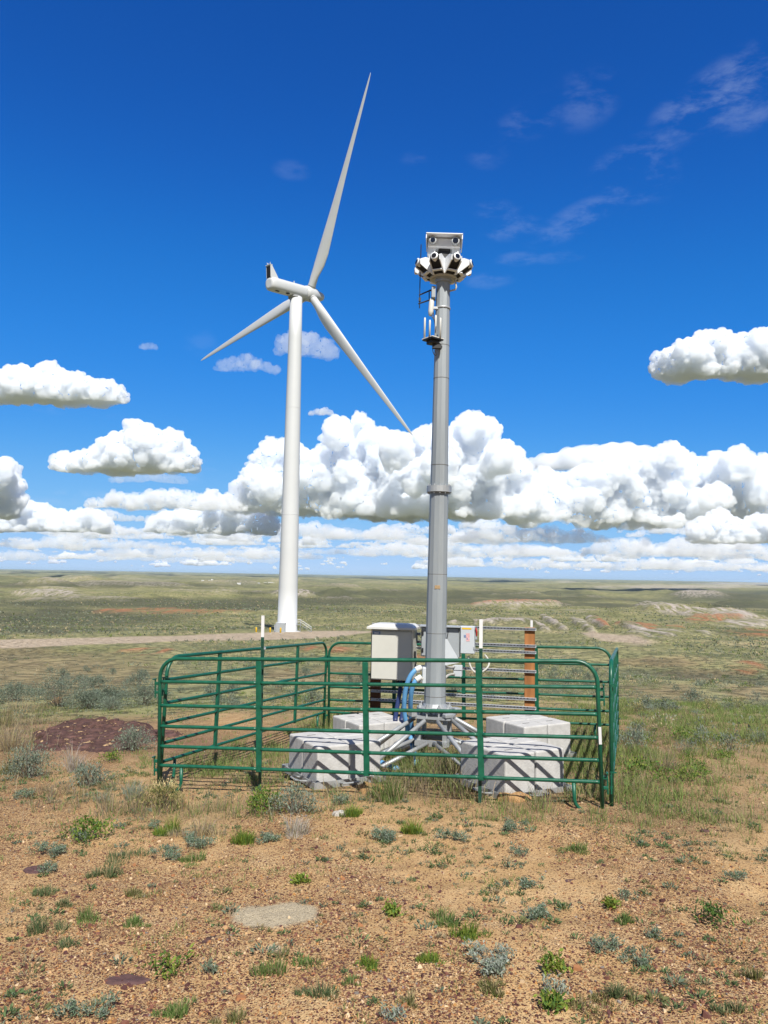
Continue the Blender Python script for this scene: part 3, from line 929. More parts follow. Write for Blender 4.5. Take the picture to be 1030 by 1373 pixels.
FL, FR = Vector(at(214.5, 968, 8.84)), Vector(at(810.5, 985, 7.81))
BL, BR = Vector(at(436, 912, 13.42)), Vector(at(824, 930, 12.2))
def foot(v, z): return Vector((v.x, v.y, z))
zFL, zFR, zBL, zBR = -2.44, -2.275, -2.63, -2.535
build_panel('green tubular livestock panel along the front, between camera and concrete blocks', foot(FL, zFL), foot(FR, zFR), [(PL - .0215 + .01, .72, .03, .17, True)])
build_panel('green tubular livestock panel receding on the left, white tag on its top rail', foot(FL + Vector((-.02, .12, 0)), zFL), foot(BL, zBL), [(2.35, 1.448, .1, .03, False)])
build_panel('green tubular livestock panel at the back, behind the timber posts and grey boxes', foot(BL + Vector((.06, .02, 0)), zBL), foot(BR, zBR))
build_panel('green tubular livestock panel seen edge-on at the right end of the corral', foot(FR + Vector((.085, .06, 0)), zFR - .01), foot(BR + Vector((.04, -.02, 0)), zBR))


def tee_post(label, px, pytop, D, height, lean=0.0, white=.24):
    t = at(px, pytop, D)
    g = gz(t[0], t[1])
    r = empty('fence_post', (t[0], t[1], g), R_(-12))
    r.rotation_euler = (0, lean, R_(-12))
    H = t[2] - g
    tag(r, label, 'fence post', 'steel T-posts of the corral')
    def tee(z0, z1, name, mat):
        m = MB()
        m.box((0, 0, (z0 + z1) / 2), (.036, .005, z1 - z0)); m.box((0, .0165, (z0 + z1) / 2), (.005, .028, z1 - z0))
        o = m.build(name, mat, r)
        return o
    tee(-.15, H - white, 'stake', M['postgreen']); o = tee(H - white, H, 'painted_tip', M['postwhite'])
    m = MB(); z = .25
    while z < H - white - .02:
        m.box((0, -.005, z), (.010, .008, .018)); z += .054
    m.build('stud', M['postgreen'], r)


tee_post('steel T-post with white tip rising behind the left part of the front panel', 355.3, 825.5, 8.72, 1.95, -.012)
tee_post('steel T-post with white tip rising between the front panel and concrete blocks on the right', 645.2, 830.5, 8.12, 1.9, 0, .30)
tee_post('steel T-post whose white tip shows above the orange timber post', 713.0, 832, 12.28, 1.9, 0)
# ---------------------------------------------------------------- ballasted camera mast
MX, MY = 0.70, 10.2
MG = gz(MX, MY)
ARM = R_(30)
LEAN = .0085                     # the mast leans a touch to the right



def build_mast():
    root = empty('camera_mast', (MX, MY, MG))
    root.rotation_euler = (0, LEAN, 0)
    def rel(px, py, D):
        v = at(px, py, D); return Vector((v[0] - MX - LEAN * (v[2] - MG), v[1] - MY, v[2] - MG))
    tag(root, 'tall grey steel mast with white cameras and antennas on top, on ballasted base', 'camera mast')
    def zpx(py, D=MY): return at(590, py, D)[2] - MG
    zb, zt = zpx(949), zpx(376)
    zc = zpx(655.5)
    # pole in two lengths, twelve-sided
    def ring_pole(z0, r0, z1, r1, name):
        m = MB(); m.lathe([(r0, z0), (r1, z1)], 12, smooth=False); return m.build(name, M['galv_dull'], root)
    ring_pole(zb, .142, zc - .02, .122, 'lower_pole'); ring_pole(zc + .02, .118, zt, .094, 'upper_pole')
    for py in (624, 676, 770, 849, 933, 464, 508):
        z = zpx(py)
        r_ = np.interp(z, [zb, zc, zt], [.142, .120, .094]) + .0015
        MB().lathe([(r_, z - .004), (r_, z + .004)], 12, smooth=False).build('seam_band', M['slot'], root)
    c = MB().lathe([(.124, zc - .05), (.165, zc - .048), (.165, zc - .004), (.165, zc + .004), (.165, zc + .034), (.12, zc + .036)], 24, smooth=False)
    for k in range(12):
        a = 2 * math.pi * k / 12
        c.tube([(.145 * math.cos(a), .145 * math.sin(a), zc - .07), (.145 * math.cos(a), .145 * math.sin(a), zc + .055)], .009, 6)
    c.build('coupling_flange', M['galv'], root)
    z = zpx(414)
    MB().lathe([(.103, z - .012), (.106, z - .010), (.106, z + .012), (.103, z + .014)], 24).build('clamp_band', M['galv'], root)
    q = zpx(787)
    MB().box((0, 0, 0), (.07, .004, .045)).build('label', M['orange_label'], root, Matrix.Translation((-.005, -.131, q)) @ Matrix.Rotation(R_(-3), 4, 'Z'))
    # gusset plate on the right
    g0 = zpx(881); g1 = zpx(858)
    MB().prism([(.11, g0 - .10), (.30, g0 - .06), (.30, g0 - .02), (.14, g1 + .02), (.11, g1 + .02)], -.07, -.058).build('gusset', M['lightbox'], root)
    b = MB().box((-.15, -.02, zpx(906)), (.05, .12, .22), 0, .01)
    b.build('hose_inlet', M['lightbox'], root)
    # foot: flange, plates, posts
    f = MB()
    f.lathe([(.15, zb - .02), (.235, zb - .018), (.235, zb + .012), (.16, zb + .02), (.145, zb + .06)], 24, smooth=False)
    for k in range(8):
        a = 2 * math.pi * k / 8 + .2
        f.tube([(.2 * math.cos(a), .2 * math.sin(a), zb - .12), (.2 * math.cos(a), .2 * math.sin(a), zb + .06)], .012, 6).lathe([(.022, 0), (.022, .02)], 6, (.2 * math.cos(a), .2 * math.sin(a), zb + .014), smooth=False)
    f.build('base_flange', M['galv'], root)
    zp = zb - .10
    z2 = zpx(993)
    Rm = Matrix.Rotation(ARM, 4, 'Z')
    MB().box((0, 0, zp), (.50, .50, .022), R_(45)).box((.34, 0, zp + .045), (.10, .12, .07), 0, .01).box((-.34, .0, zp + .05), (.08, .1, .08), 0, .01).box((0, -.3, zp + .045), (.12, .08, .05), 0, .01).build('upper_plate', M['galv'], root, Rm)
    lp = MB()
    lp.box((0, .2, z2), (.42, .05, .07)).box((0, -.2, z2), (.42, .05, .07)).box((.2, 0, z2), (.05, .35, .07)).box((-.2, 0, z2), (.05, .35, .07))
    lp.build('lower_frame', M['galv'], root, Matrix.Rotation(R_(-15), 4, 'Z'))
    for sx in (-1, 1):
        for sy in (-1, 1):
            MB().box((sx * .17, sy * .17, (zp + z2) / 2), (.055, .055, zp - z2), 0, .005).build('corner_post', M['galv'], root, Matrix.Rotation(R_(-15), 4, 'Z'))
    dome = MB().lathe([(.01, zp - .10), (.10, zp - .09), (.15, zp - .05), (.15, zp - .012)], 20)
    dome.build('socket', M['roofcream'], root)
    # four arms out to the trays
    for (tx, ty) in CL:
        d = Vector((tx - MX, ty - MY, 0)); dl = d.length; dn = d.normalized(); side = Vector((-dn.y, dn.x, 0))
        tz = gz(tx, ty) - MG
        e = dn * (dl - .46)
        for s in (-.11, .11):
            MB().tube([dn * .24 + side * s * 1.0 + Vector((0, 0, zp - .03)), e + side * s * 1.9 + Vector((0, 0, tz + .17))], .027, 12).build('upper_arm', M['galv'], root)
        for s in (-.13, .13):
            MB().tube([dn * .20 + side * s + Vector((0, 0, z2 + .01)), e + side * s * 1.5 + Vector((0, 0, tz + .07))], .026, 12).build('lower_arm', M['galv'], root)
        # tray
        m = MB()
        T = Matrix.Translation((tx - MX, ty - MY, tz)) @ Matrix.Rotation(ARM, 4, 'Z')
        m.box((0, 0, .035), (.92, .92, .02), m=T)
        for k in range(4):
            m.box((.465, 0, .055), (.012, .92 if k % 2 == 0 else .94, .075), m=T @ Matrix.Rotation(k * math.pi / 2, 4, 'Z'))
        m.box((0, 0, .0), (.7, .12, .08), m=T).box((0, 0, -.002), (.12, .7, .08), m=T)
        tr = m.build('ballast_tray', M['galv'], root)
        for k, off in ((3, -.05), (2, .15)):
            hd = MB()
            Q = T @ Matrix.Rotation(k * math.pi / 2, 4, 'Z')
            hd.tube([Q @ Vector(v) for v in ((.45, off - .1, .06), (.56, off - .1, .075), (.585, off - .07, .08), (.585, off + .07, .08), (.56, off + .1, .075), (.45, off + .1, .06))], .011, 8)
            hd.build('handle', M['galv'], tr)

    # ------- things near the top
    # square bracket with four white rod antennas
    zq = zpx(461)
    A = rel(580.5, 461, MY - .16); ax_, ay_ = A[0], A[1]
    m = MB()
    m.box((ax_, ay_, zq), (.20, .20, .02), R_(38)).box((ax_, ay_, zq - .035), (.13, .13, .05), R_(28), .01).box((ax_ * .6, ay_, zq - .09), (.12, .06, .05))
    bo = m.build('antenna_bracket', M['black'], root)
    sh = MB().box((ax_, ay_, zq + .014), (.21, .21, .012), R_(38)); sh.build('bracket_top', M['roofcream'], bo)
    for k, (x, h) in enumerate(((569.6, 426), (576.3, 429), (584.3, 422.5), (590.6, 426))):
        top = rel(x, h, MY - .16 + (0, -.10, .02, -.07)[k])
        xx, yy = top[0], top[1]
        MB().tube([(xx + .003, yy, zq + .01), (xx + .003, yy, top[2] - .015), (xx + .003, yy, top[2])], [.0135, .0135, .008], 12).build('rod_antenna', M['roofcream'], root)
    # pale radome, grey radio and cables
    t = rel(578.3, 412, MY - .06); x0, y0, z0 = t
    MB().lathe([(.005, -.125), (.026, -.115), (.036, -.06), (.036, .06), (.026, .115), (.005, .125)], 16).build('panel_antenna', M['roofcream'], root, Matrix.Translation((x0, y0, z0)) @ Matrix.Rotation(R_(4), 4, 'Y'))
    MB().box((x0 + .05, y0, z0 - .01), (.1, .03, .035), 0, .006).build('antenna_arm', M['lightbox'], root)
    t = rel(581.3, 392.5, MY - .07); x1, y1, z1 = t
    MB().box((x1, y1, z1), (.055, .09, .16), 0, .008).build('radio_box', M['greybox'], root)
    cb = MB()
    cb.tube(bez((x0, y0, z0 - .1), (x0 + .05, y0 - .02, z0 - .2), (ax_ + .05, ay_, zq + .25), (ax_ + .03, ay_, zq + .1)), .007, 6)
    cb.tube(bez((x1, y1, z1 - .08), (x1 - .03, y1, z1 - .2), (x0 + .06, y0 + .02, z0 - .15), (ax_ + .045, ay_, zq)), .006, 6)
    cb.tube(bez((ax_ + .02, ay_, zq - .05), (ax_ - .05, ay_, zq - .2), (ax_ + .1, ay_ - .03, zq - .28), (ax_ + .03, ay_, zq - .14)), .006, 6)
    cb.build('cable', M['black'], root)
    # dipole on its ladder frame
    dp = MB()
    def P(px, py, dd=0.0):
        return rel(px, py, MY + dd)
    dp.tube([P(562.6, 413.5), P(563.2, 380), P(564.8, 328)], .0065, 8)
    dp.tube([P(562, 396), P(577.8, 389)], .010, 6).tube([P(561, 407.5), P(577.5, 402)], .010, 6).tube([P(575.6, 390), P(575.6, 402)], .007, 6)
    dp.box(P(563, 402), (.03, .03, .05)).tube([P(576, 402.2), P(584, 402)], .012, 6).tube([P(576, 389.5), P(584, 389)], .012, 6)
    dp.build('whip_antenna', M['black'], root)
    # camera ring
    zr = zpx(377)
    MB().lathe([(.094, zr - .03), (.112, zr - .028), (.112, zr + .012), (.14, zr + .014), (.14, zr + .03), (.1, zr + .034)], 32, smooth=False).build('top_flange', M['galv'], root)
    MB().lathe([(.170, zr + .024), (.186, zr + .025), (.186, zr + .042), (.170, zr + .043)], 40).build('camera_ring', M['conduit'], root)
    MB().tube([(.155, -.05, zr + .02), (.175, -.05, zr - .10), (.165, -.05, zr - .13), (.09, -.03, zr - .145)], .012, 8).build('cable_loop', M['conduit'], root)
    MB().lathe([(.12, zr + .05), (.15, zr + .06), (.15, zr + .20), (.10, zr + .23)], 16).build('core', M['black'], root)
    N = 8
    for k in range(N):
        a = R_(-90 + 22.5 + 360 / N * k)
        Q = Matrix.Translation((0, 0, zr)) @ Matrix.Rotation(a, 4, 'Z')
        tl = Matrix.Translation((0, 0, 0))
        # side cheeks: five-sided white plates, leaning outwards
        m = MB()
        poly = [(.06, .045), (.20, .035), (.385, .15), (.39, .215), (.31, .25), (.10, .235)]
        for y in (-.072, .072):
            m.prism(poly, y - .006, y + .006, Q)
        m.prism([(.06, .215), (.10, .226), (.31, .242), (.385, .208), (.392, .218), (.31, .256), (.10, .24)], -.072, .072, Q)
        po = m.build('camera_pod', M['white'], root)
        MB().prism([(.09, .055), (.19, .042), (.372, .152), (.375, .205), (.30, .235), (.10, .222)], -.06, .06, Q).build('pod_recess', M['void'], po)
        # tube camera lying in the pod and its lip
        d = Vector((.80, 0, .60)).normalized()
        c0 = Vector((.315, 0, .182))
        MB().lathe([(.048, 0), (.050, .01), (.050, .05), (.046, .075), (.052, .078), (.052, .092), (.03, .093)], 20, Q @ c0, (Q.to_3x3() @ Vector((.94, 0, .20)))).build('barrel', M['white'], po)
        MB().lathe([(.034, .0), (.034, .004)], 20, Q @ (c0 + Vector((.94, 0, .20)).normalized() * .094), (Q.to_3x3() @ Vector((.94, 0, .20)))).build('lens', M['lens'], po)
        MB().box((.262, 0, .062), (.05, .135, .016), 0, .004, m=Q).build('lip', M['white'], po)
    # twin-lens head on a black pan-and-tilt neck
    zh = zpx(346)
    MB().box((0, -.03, zh - .035), (.13, .13, .20), 0, .01).box((0, -.03, zh + .07), (.16, .15, .03), 0, .006).box((0, 0, zh - .13), (.16, .16, .05), 0, .01).build('tilt_neck', M['black'], root)
    Q = Matrix.Translation((.0, -.02, zpx(331.5))) @ Matrix.Rotation(R_(-4), 4, 'Z') @ Matrix.Rotation(R_(2), 4, 'Y')
    m = MB()
    m.box((0, .03, .0), (.44, .34, .12), 0, .012, m=Q)
    for x in (-.165, .165):
        m.box((x, .05, -.10), (.118, .30, .125), 0, .03, 3, m=Q)
    hd = m.build('twin_camera', M['white'], root)
    m = MB()
    m.box((0, -.02, .078), (.49, .46, .014), 0, .004, m=Q).box((-.24, -.02, .045), (.012, .44, .075), m=Q).box((.24, -.02, .045), (.012, .44, .075), m=Q)
    m.build('sun_visor', M['white'], hd)
    for x, r in ((-.152, .042), (.152, .047)):
        MB().lathe([(r, 0), (r, .05), (r + .006, .052), (r + .006, .065), (r - .008, .066)], 24, Q @ Vector((x, -.14, .0)), Q.to_3x3() @ Vector((0, -1, -.0))).build('lens_hood', M['lightbox'], hd)
        MB().lathe([(r - .009, 0), (r - .009, .004)], 24, Q @ Vector((x, -.207, .0)), Q.to_3x3() @ Vector((0, -1, 0))).build('lens', M['lens'], hd)
    for x in (-.2, .2):
        MB().box((x, .1, -.175), (.02, .1, .09), m=Q).build('stay', M['black'], hd)
    return root


def cluster_centres():
    u = Vector((math.cos(ARM), math.sin(ARM), 0)); v = Vector((-math.sin(ARM), math.cos(ARM), 0))
    A = Vector((-.70, 8.80, 0)) + (u + v) * .42
    B = Vector((1.32, 8.24, 0)) + (u + v) * .42
    off = Vector((.56, 2.01, 0))
    C = A + off + Vector((-.16, .04, 0)); D = B + off + Vector((0, .0, 0))
    return [(p.x, p.y) for p in (A, B, C, D)]


CL = cluster_centres()
build_mast()


def build_blocks():
    src = None
    where = [('front-left', 0), ('front-right', 1), ('rear-left', 2), ('rear-right', 3)]
    place = ['on the left tray by the front panel', 'on the right tray by the front panel', 'on the tray under the cream cabinet', 'on the tray before the orange timber post']
    corner = {(-1, -1): 'the corner block nearest the front panel', (1, -1): 'the block at the right corner', (-1, 1): 'the block at the left corner', (1, 1): 'the rear block'}
    rng = random.Random(4)
    for k, (tx, ty) in enumerate(CL):
        g = gz(tx, ty)
        for (sx, sy), cn in corner.items():
            S = .405
            lx, ly = sx * (S + .012) / 2 + rng.uniform(-.006, .006), sy * (S + .012) / 2 + rng.uniform(-.006, .006)
            x = tx + lx * math.cos(ARM) - ly * math.sin(ARM); y = ty + lx * math.sin(ARM) + ly * math.cos(ARM)
            loc = (x, y, g + .047)
            rz = ARM + rng.uniform(-.012, .012)
            if src is None:
                r = empty('concrete_block', loc, rz)
                m = MB()
                m.box((0, 0, .215), (S, S, .43), 0, .018, 2)
                a = m.build('block_body', M['concrete'], r)
                b = MB().box((.0, 0, .4305), (.11, .022, .004)).build('lifting_slot', M['slot'], r)
                src = (r, a, b)
            else:
                r = src[0].copy(); COL.objects.link(r); r.location = loc; r.rotation_euler = (0, 0, rz)
                for c in src[1:]:
                    q = c.copy(); COL.objects.link(q); q.parent = r
            short = {(-1, -1): 'nearest', (1, -1): 'right-hand', (-1, 1): 'left-hand', (1, 1): 'rear'}[(sx, sy)]
            tag(r, f'grey concrete ballast block, {short} of the four {place[k]}', 'concrete block', 'concrete ballast blocks on the mast trays')


build_blocks()


# ---------------------------------------------------------------- equipment rack and the boxes it carries
RA, RB = Vector((-.085, 12.45, 0)), Vector((2.27, 11.9, 0))
RD = (RB - RA).normalized(); RN = Vector((RD.y, -RD.x, 0))       # RN faces the camera
RANG = math.atan2(RD.y, RD.x)


def build_rack():
    g = gz(1.1, 12.2)
    root = empty('equipment_rack', (RA.x, RA.y, g), RANG)
    tag(root, 'timber post rack with galvanised strut rails inside the green corral', 'equipment rack')
    L = (RB - RA).length
    def zz(py, px=705, D=11.85): return at(px, py, D)[2] - g
    for x, top, mat, lab in ((0.0, zz(846), 'wood_dark', 'dark brown timber post'), (L, zz(841.5), 'wood', 'orange timber post')):
        o = MB().box((x, 0, (top - .3) / 2), (.155, .10, top + .3), 0, .006).build('timber_post', M[mat], root)
        o['label'] = lab
    for py in (843.5, 866, 874.5, 900, 937, 949):
        z = zz(py)
        m = MB()
        m.box((L / 2 + .02, -.052 - .02, z + .018), (L + .16, .041, .003)).box((L / 2 + .02, -.052 - .02, z - .018), (L + .16, .041, .003)).box((L / 2 + .02, -.053, z), (L + .16, .003, .033))
        s_ = m.build('strut_rail', M['strut'], root)
        d = MB()
        k = 0
        while .04 + k * .05 < L + .02:
            d.box((.04 + k * .05, -.0555, z), (.020, .002, .010)); k += 1
        d.build('slot_pattern', M['void'], s_)
    return g


RG = build_rack()


def on_rack(px, py, D):
    p = at(px, py, D); return Vector(p)


def cabinet():
    p = at(524.5, 912, 11.93)
    r = empty('equipment_cabinet', p, RANG)
    tag(r, 'cream metal equipment cabinet with overhanging lid, shaded by the mast', 'cabinet')
    W, Dp, H = .64, .40, .775
    MB().box((0, Dp / 2, H / 2), (W, Dp, H), 0, .008).build('body', M['cream'], r)
    MB().box((0, -.012, H / 2 - .01), (W - .02, .022, H - .05), 0, .006).build('door', M['cream'], r)
    m = MB()
    # lid: shallow hipped cover
    x, y0, y1 = W / 2 + .055, -.10, Dp + .04
    v = [(-x, y0, H), (x, y0, H), (x, y1, H), (-x, y1, H), (-x, y0, H + .03), (x, y0, H + .03), (x, y1, H + .03), (-x, y1, H + .03), (-x + .09, y0 + .12, H + .075), (x - .09, y0 + .12, H + .075), (x - .09, y1 - .06, H + .075), (-x + .09, y1 - .06, H + .075)]
    vs_ = [m.bm.verts.new(q) for q in v]
    for f in ((3, 2, 1, 0), (0, 1, 5, 4), (1, 2, 6, 5), (2, 3, 7, 6), (3, 0, 4, 7), (4, 5, 9, 8), (5, 6, 10, 9), (6, 7, 11, 10), (7, 4, 8, 11), (8, 9, 10, 11)):
        m.bm.faces.new([vs_[i] for i in f])
    m.build('lid', M['roofcream'], r)
    h = MB().box((W / 2 + .02, .14, .36), (.03, .035, .16), 0, .006).tube([(W / 2 + .03, .12, .36), (W / 2 + .045, .12, .30), (W / 2 + .03, .12, .2)], .012, 8)
    h.build('handle', M['black'], r)
    for z in (.12, .62): MB().box((W / 2 + .008, Dp - .04, z), (.016, .05, .09), 0, .004).build('hinge', M['greybox'], r)
    MB().box((-W / 2 + .085, -.0245, H - .065), (.12, .003, .05)).build('nameplate', M['bluelabel'], r)
    MB().box((-W / 2 + .085, -.0265, H - .065), (.07, .002, .02)).build('nameplate_band', M['label'], r)
    for x_ in (.06, .16, .26): MB().tube([(x_, .2, .02), (x_, .2, -.09)], .03, 10).build('cable_gland', M['black'], r)
    for z in (.1, .68): MB().box((0, Dp + .03, z), (W + .1, .05, .04)).build('mounting_bracket', M['galv'], r)


cabinet()


def boxes():
    # wide grey enclosure behind the mast
    p = at(590, 881, 11.98)
    r = empty('junction_enclosure', p, RANG)
    tag(r, 'wide grey enclosure half hidden behind the mast', 'enclosure')
    W, H = .60, .46
    MB().box((0, .09, H / 2), (W, .18, H), 0, .008).build('body', M['greybox'], r)
    MB().box((0, -.012, H / 2), (W - .03, .02, H - .03), 0, .006).build('door', M['greybox'], r)
    MB().box((0, .06, H + .008), (W + .04, .30, .016), 0, .004).build('rain_lid', M['greybox'], r)
    for z_ in (.1, .36): MB().box((-W / 2 + .03, -.03, z_), (.03, .02, .06)).build('latch', M['black'], r)
    m = MB().tube([(.13, -.03, .40), (.11, -.035, .28), (.07, -.03, .15)], .006, 6); m.build('cable', M['black'], r)
    # safety switch
    p = at(626.8, 876.5, 11.85)
    r = empty('safety_switch', p, RANG)
    tag(r, 'light grey electrical switch box with yellow top strip and red handle', 'switch box')
    W, H = .215, .415
    MB().box((0, .06, H / 2), (W, .15, H), 0, .008).build('body', M['lightbox'], r)
    MB().box((0, -.02, H / 2), (W - .012, .012, H - .012), 0, .004).build('cover', M['lightbox'], r)
    MB().box((-.01, -.0275, H - .035), (.145, .003, .024)).build('warning_strip', M['yellow'], r)
    MB().box((.01, -.0275, H - .165), (.055, .003, .12)).build('warning_label', M['pinklabel'], r)
    MB().box((-.035, -.0275, H - .15), (.035, .003, .04)).box((.0, -.0277, H - .19), (.012, .0034, .03)).build('instruction_label', M['bluelabel'], r)
    h = MB().box((W / 2 + .02, .02, H - .12), (.035, .04, .16), 0, .006); ho = h.build('handle', M['greybox'], r)
    MB().tube([(W / 2 + .03, .0, H - .14), (W / 2 + .035, -.02, H - .08), (W / 2 + .02, -.02, H - .02)], .011, 8).build('handle_grip', M['red'], ho)
    m = MB().box((W / 2 - .0, -.03, .09), (.02, .015, .04)); m.build('hasp', M['greybox'], r)
    # conduit box
    p = at(613.5, 907.5, 11.75)
    r = empty('conduit_box', p, RANG)
    tag(r, 'small grey conduit box hanging low to the right of the mast', 'conduit box')
    MB().box((0, .05, .085), (.125, .10, .165), 0, .006).build('body', M['lightbox'], r)
    MB().box((0, -.004, .135), (.145, .016, .07), 0, .004).build('cover', M['lightbox'], r)
    # flexible conduits
    def P(px, py, D): return Vector(at(px, py, D))
    def hose(name, lab, cat, pts, rad, mat, parent_name=None, ends=None):
        o = MB().tube(pts, rad, 12).build(name, M[mat])
        tag(o, lab, cat)
        return o
    hose('conduit', 'pale flexible conduit looping right of the tall front post', 'conduit',
         bez(P(628, 880, 11.9), P(630, 902, 11.85), P(640, 906, 11.8), P(648, 900, 11.8)) + bez(P(648, 900, 11.8), P(656, 895, 11.8), P(660, 888, 11.85), P(650, 878, 11.95))[1:], .015, 'conduit')
    hose('conduit', 'pale flexible conduit from mast to the upper side of the conduit box', 'conduit', bez(P(592, 888, 10.9), P(600, 896, 11.2), P(603, 896, 11.6), P(609, 894, 11.75)), .019, 'conduit')
    hose('conduit', 'pale flexible conduit from mast to the lower side of the conduit box', 'conduit', bez(P(592, 916, 10.9), P(598, 906, 11.2), P(602, 904, 11.6), P(609, 904, 11.75)), .019, 'conduit')
    hose('conduit', 'thin pale conduit curling under the blue hoses at the mast', 'conduit', bez(P(567, 909, 10.12), P(563, 916, 10.1), P(560, 918, 10.15), P(556, 917, 10.3)), .014, 'conduit')
    # blue hoses from the mast into the ground
    for (a, b, lab) in ((894.5, 0.0, 'outer light blue hose bending from mast down to the ground'), (907.5, 1.0, 'inner light blue hose bending from mast down to the ground')):
        r = empty('blue_hose', (0, 0, 0))
        tag(r, lab, 'hose', 'light blue hoses at the mast')
        if b == 0:
            pts = bez(P(562, 896, 10.12), P(548, 901, 10.05), P(541, 925, 10.1), P(542, 952, 10.2)) + bez(P(542, 952, 10.2), P(544, 975, 10.25), P(551, 985, 10.3), P(553, 1000, 10.2))[1:] + bez(P(553, 1000, 10.2), P(556, 1012, 10.1), P(560, 1018, 10.0), P(557, 1028, 9.95))[1:]
        else:
            pts = bez(P(562, 909, 10.1), P(552, 914, 10.05), P(550, 932, 10.1), P(550.5, 955, 10.3)) + bez(P(550.5, 955, 10.3), P(552, 975, 10.45), P(554, 1000, 10.45), P(558, 1012, 10.4))[1:]
        MB().tube(pts, .031, 14).build('hose_body', M['hose'], r)
        q = P(564.5, a, 10.13); e = Vector(pts[1]) - Vector(pts[0])
        MB().lathe([(.034, -.03), (.037, -.02), (.037, .05), (.034, .06)], 14, Vector(pts[0]), e).build('end_fitting', M['roofcream'], r)
    for (px, lab) in ((535, 'dark blue hose dropping from the cream cabinet, left of two'), (543.5, 'dark blue hose dropping from the cream cabinet, right of two')):
        hose('navy_hose', lab, 'hose', bez(P(px + 3, 912, 12.05), P(px + 2, 930, 12.0), P(px - 3, 945, 11.6), P(px - 5, 968, 11.2)), .034, 'navy')
    o = MB().tube([P(508, 1021, 9.75), P(518, 1026, 9.75), P(532, 1030.5, 9.72), P(536, 1033, 9.7)], .034, 14).build('hose_stub', M['hose'])
    tag(o, 'short light blue hose end lying on the grass by the left blocks', 'hose')


boxes()
# ---------------------------------------------------------------- plants
def blades(P, hgt, az, lean, wid, tint, rng):
    """Tapered bent grass blades: base points, heights, lean azimuth and amount, widths, tints."""
    n = len(P)
    d = np.stack([np.cos(az), np.sin(az), np.zeros(n)], 1)
    sa = az + rng.uniform(-1.5, 1.5, n) + math.pi / 2
    s = np.stack([np.cos(sa), np.sin(sa), np.zeros(n)], 1) * (wid / 2)[:, None]
    up = np.array([0, 0, 1.0])
    m = P + up * (hgt * .55)[:, None] + d * (hgt * lean * .35)[:, None]
    t = P + up * (hgt * (1 - .25 * lean))[:, None] + d * (hgt * lean)[:, None]
    V = np.stack([P - s, P + s, m - s * .75, m + s * .75, t], 1).reshape(-1, 3)
    k = np.arange(n)[:, None] * 5
    F = np.concatenate([k + np.array([[0, 1, 3]]), k + np.array([[0, 3, 2]]), k + np.array([[2, 3, 4]])], 0)
    C = np.repeat(np.concatenate([tint, np.ones((n, 1))], 1), 5, 0)
    return V, F, C


def leaves(Cn, D, ln, wd, tint, rng):
    """Lance-shaped leaves as folded pairs of triangles: centres, directions, lengths, widths, tints."""
    n = len(Cn)
    D = D / np.linalg.norm(D, axis=1)[:, None]
    r = rng.normal(size=(n, 3)); S = np.cross(D, r); S /= np.linalg.norm(S, axis=1)[:, None] + 1e-9
    N = np.cross(D, S)
    a = Cn - D * (ln / 2)[:, None]; b = Cn + D * (ln / 2)[:, None]
    l = Cn + S * (wd / 2)[:, None] + N * (wd * .15)[:, None]; q = Cn - S * (wd / 2)[:, None] + N * (wd * .15)[:, None]
    V = np.stack([a, l, b, q], 1).reshape(-1, 3)
    k = np.arange(n)[:, None] * 4
    F = np.concatenate([k + np.array([[0, 1, 2]]), k + np.array([[0, 2, 3]])], 0)
    C = np.repeat(np.concatenate([tint, np.ones((n, 1))], 1), 4, 0)
    return V, F, C


def join(parts):
    Vs, Fs, Cs = [], [], []
    o = 0
    for V, F, C in parts:
        Vs.append(V); Fs.append(F + o); Cs.append(C); o += len(V)
    return np.concatenate(Vs), np.concatenate(Fs), np.concatenate(Cs)


def tints(rng, n, base, var=.25, alt=None, p=0.3):
    t = .82 * np.tile(np.array(base, float), (n, 1)) * rng.uniform(1 - var, 1 + var, (n, 1)) * rng.uniform(.92, 1.08, (n, 3))
    if alt is not None:
        k = rng.random(n) < p
        t[k] = .82 * np.array(alt) * rng.uniform(1 - var, 1 + var, (k.sum(), 1))
    return t


GREEN, LIME, TEAL, SILVER, SAGE, OLIVE, STRAW, GREYDRY, DARKG = (.10, .19, .035), (.22, .29, .045), (.15, .22, .135), (.26, .31, .235), (.165, .205, .145), (.17, .175, .06), (.46, .37, .20), (.30, .25, .19), (.055, .105, .03)


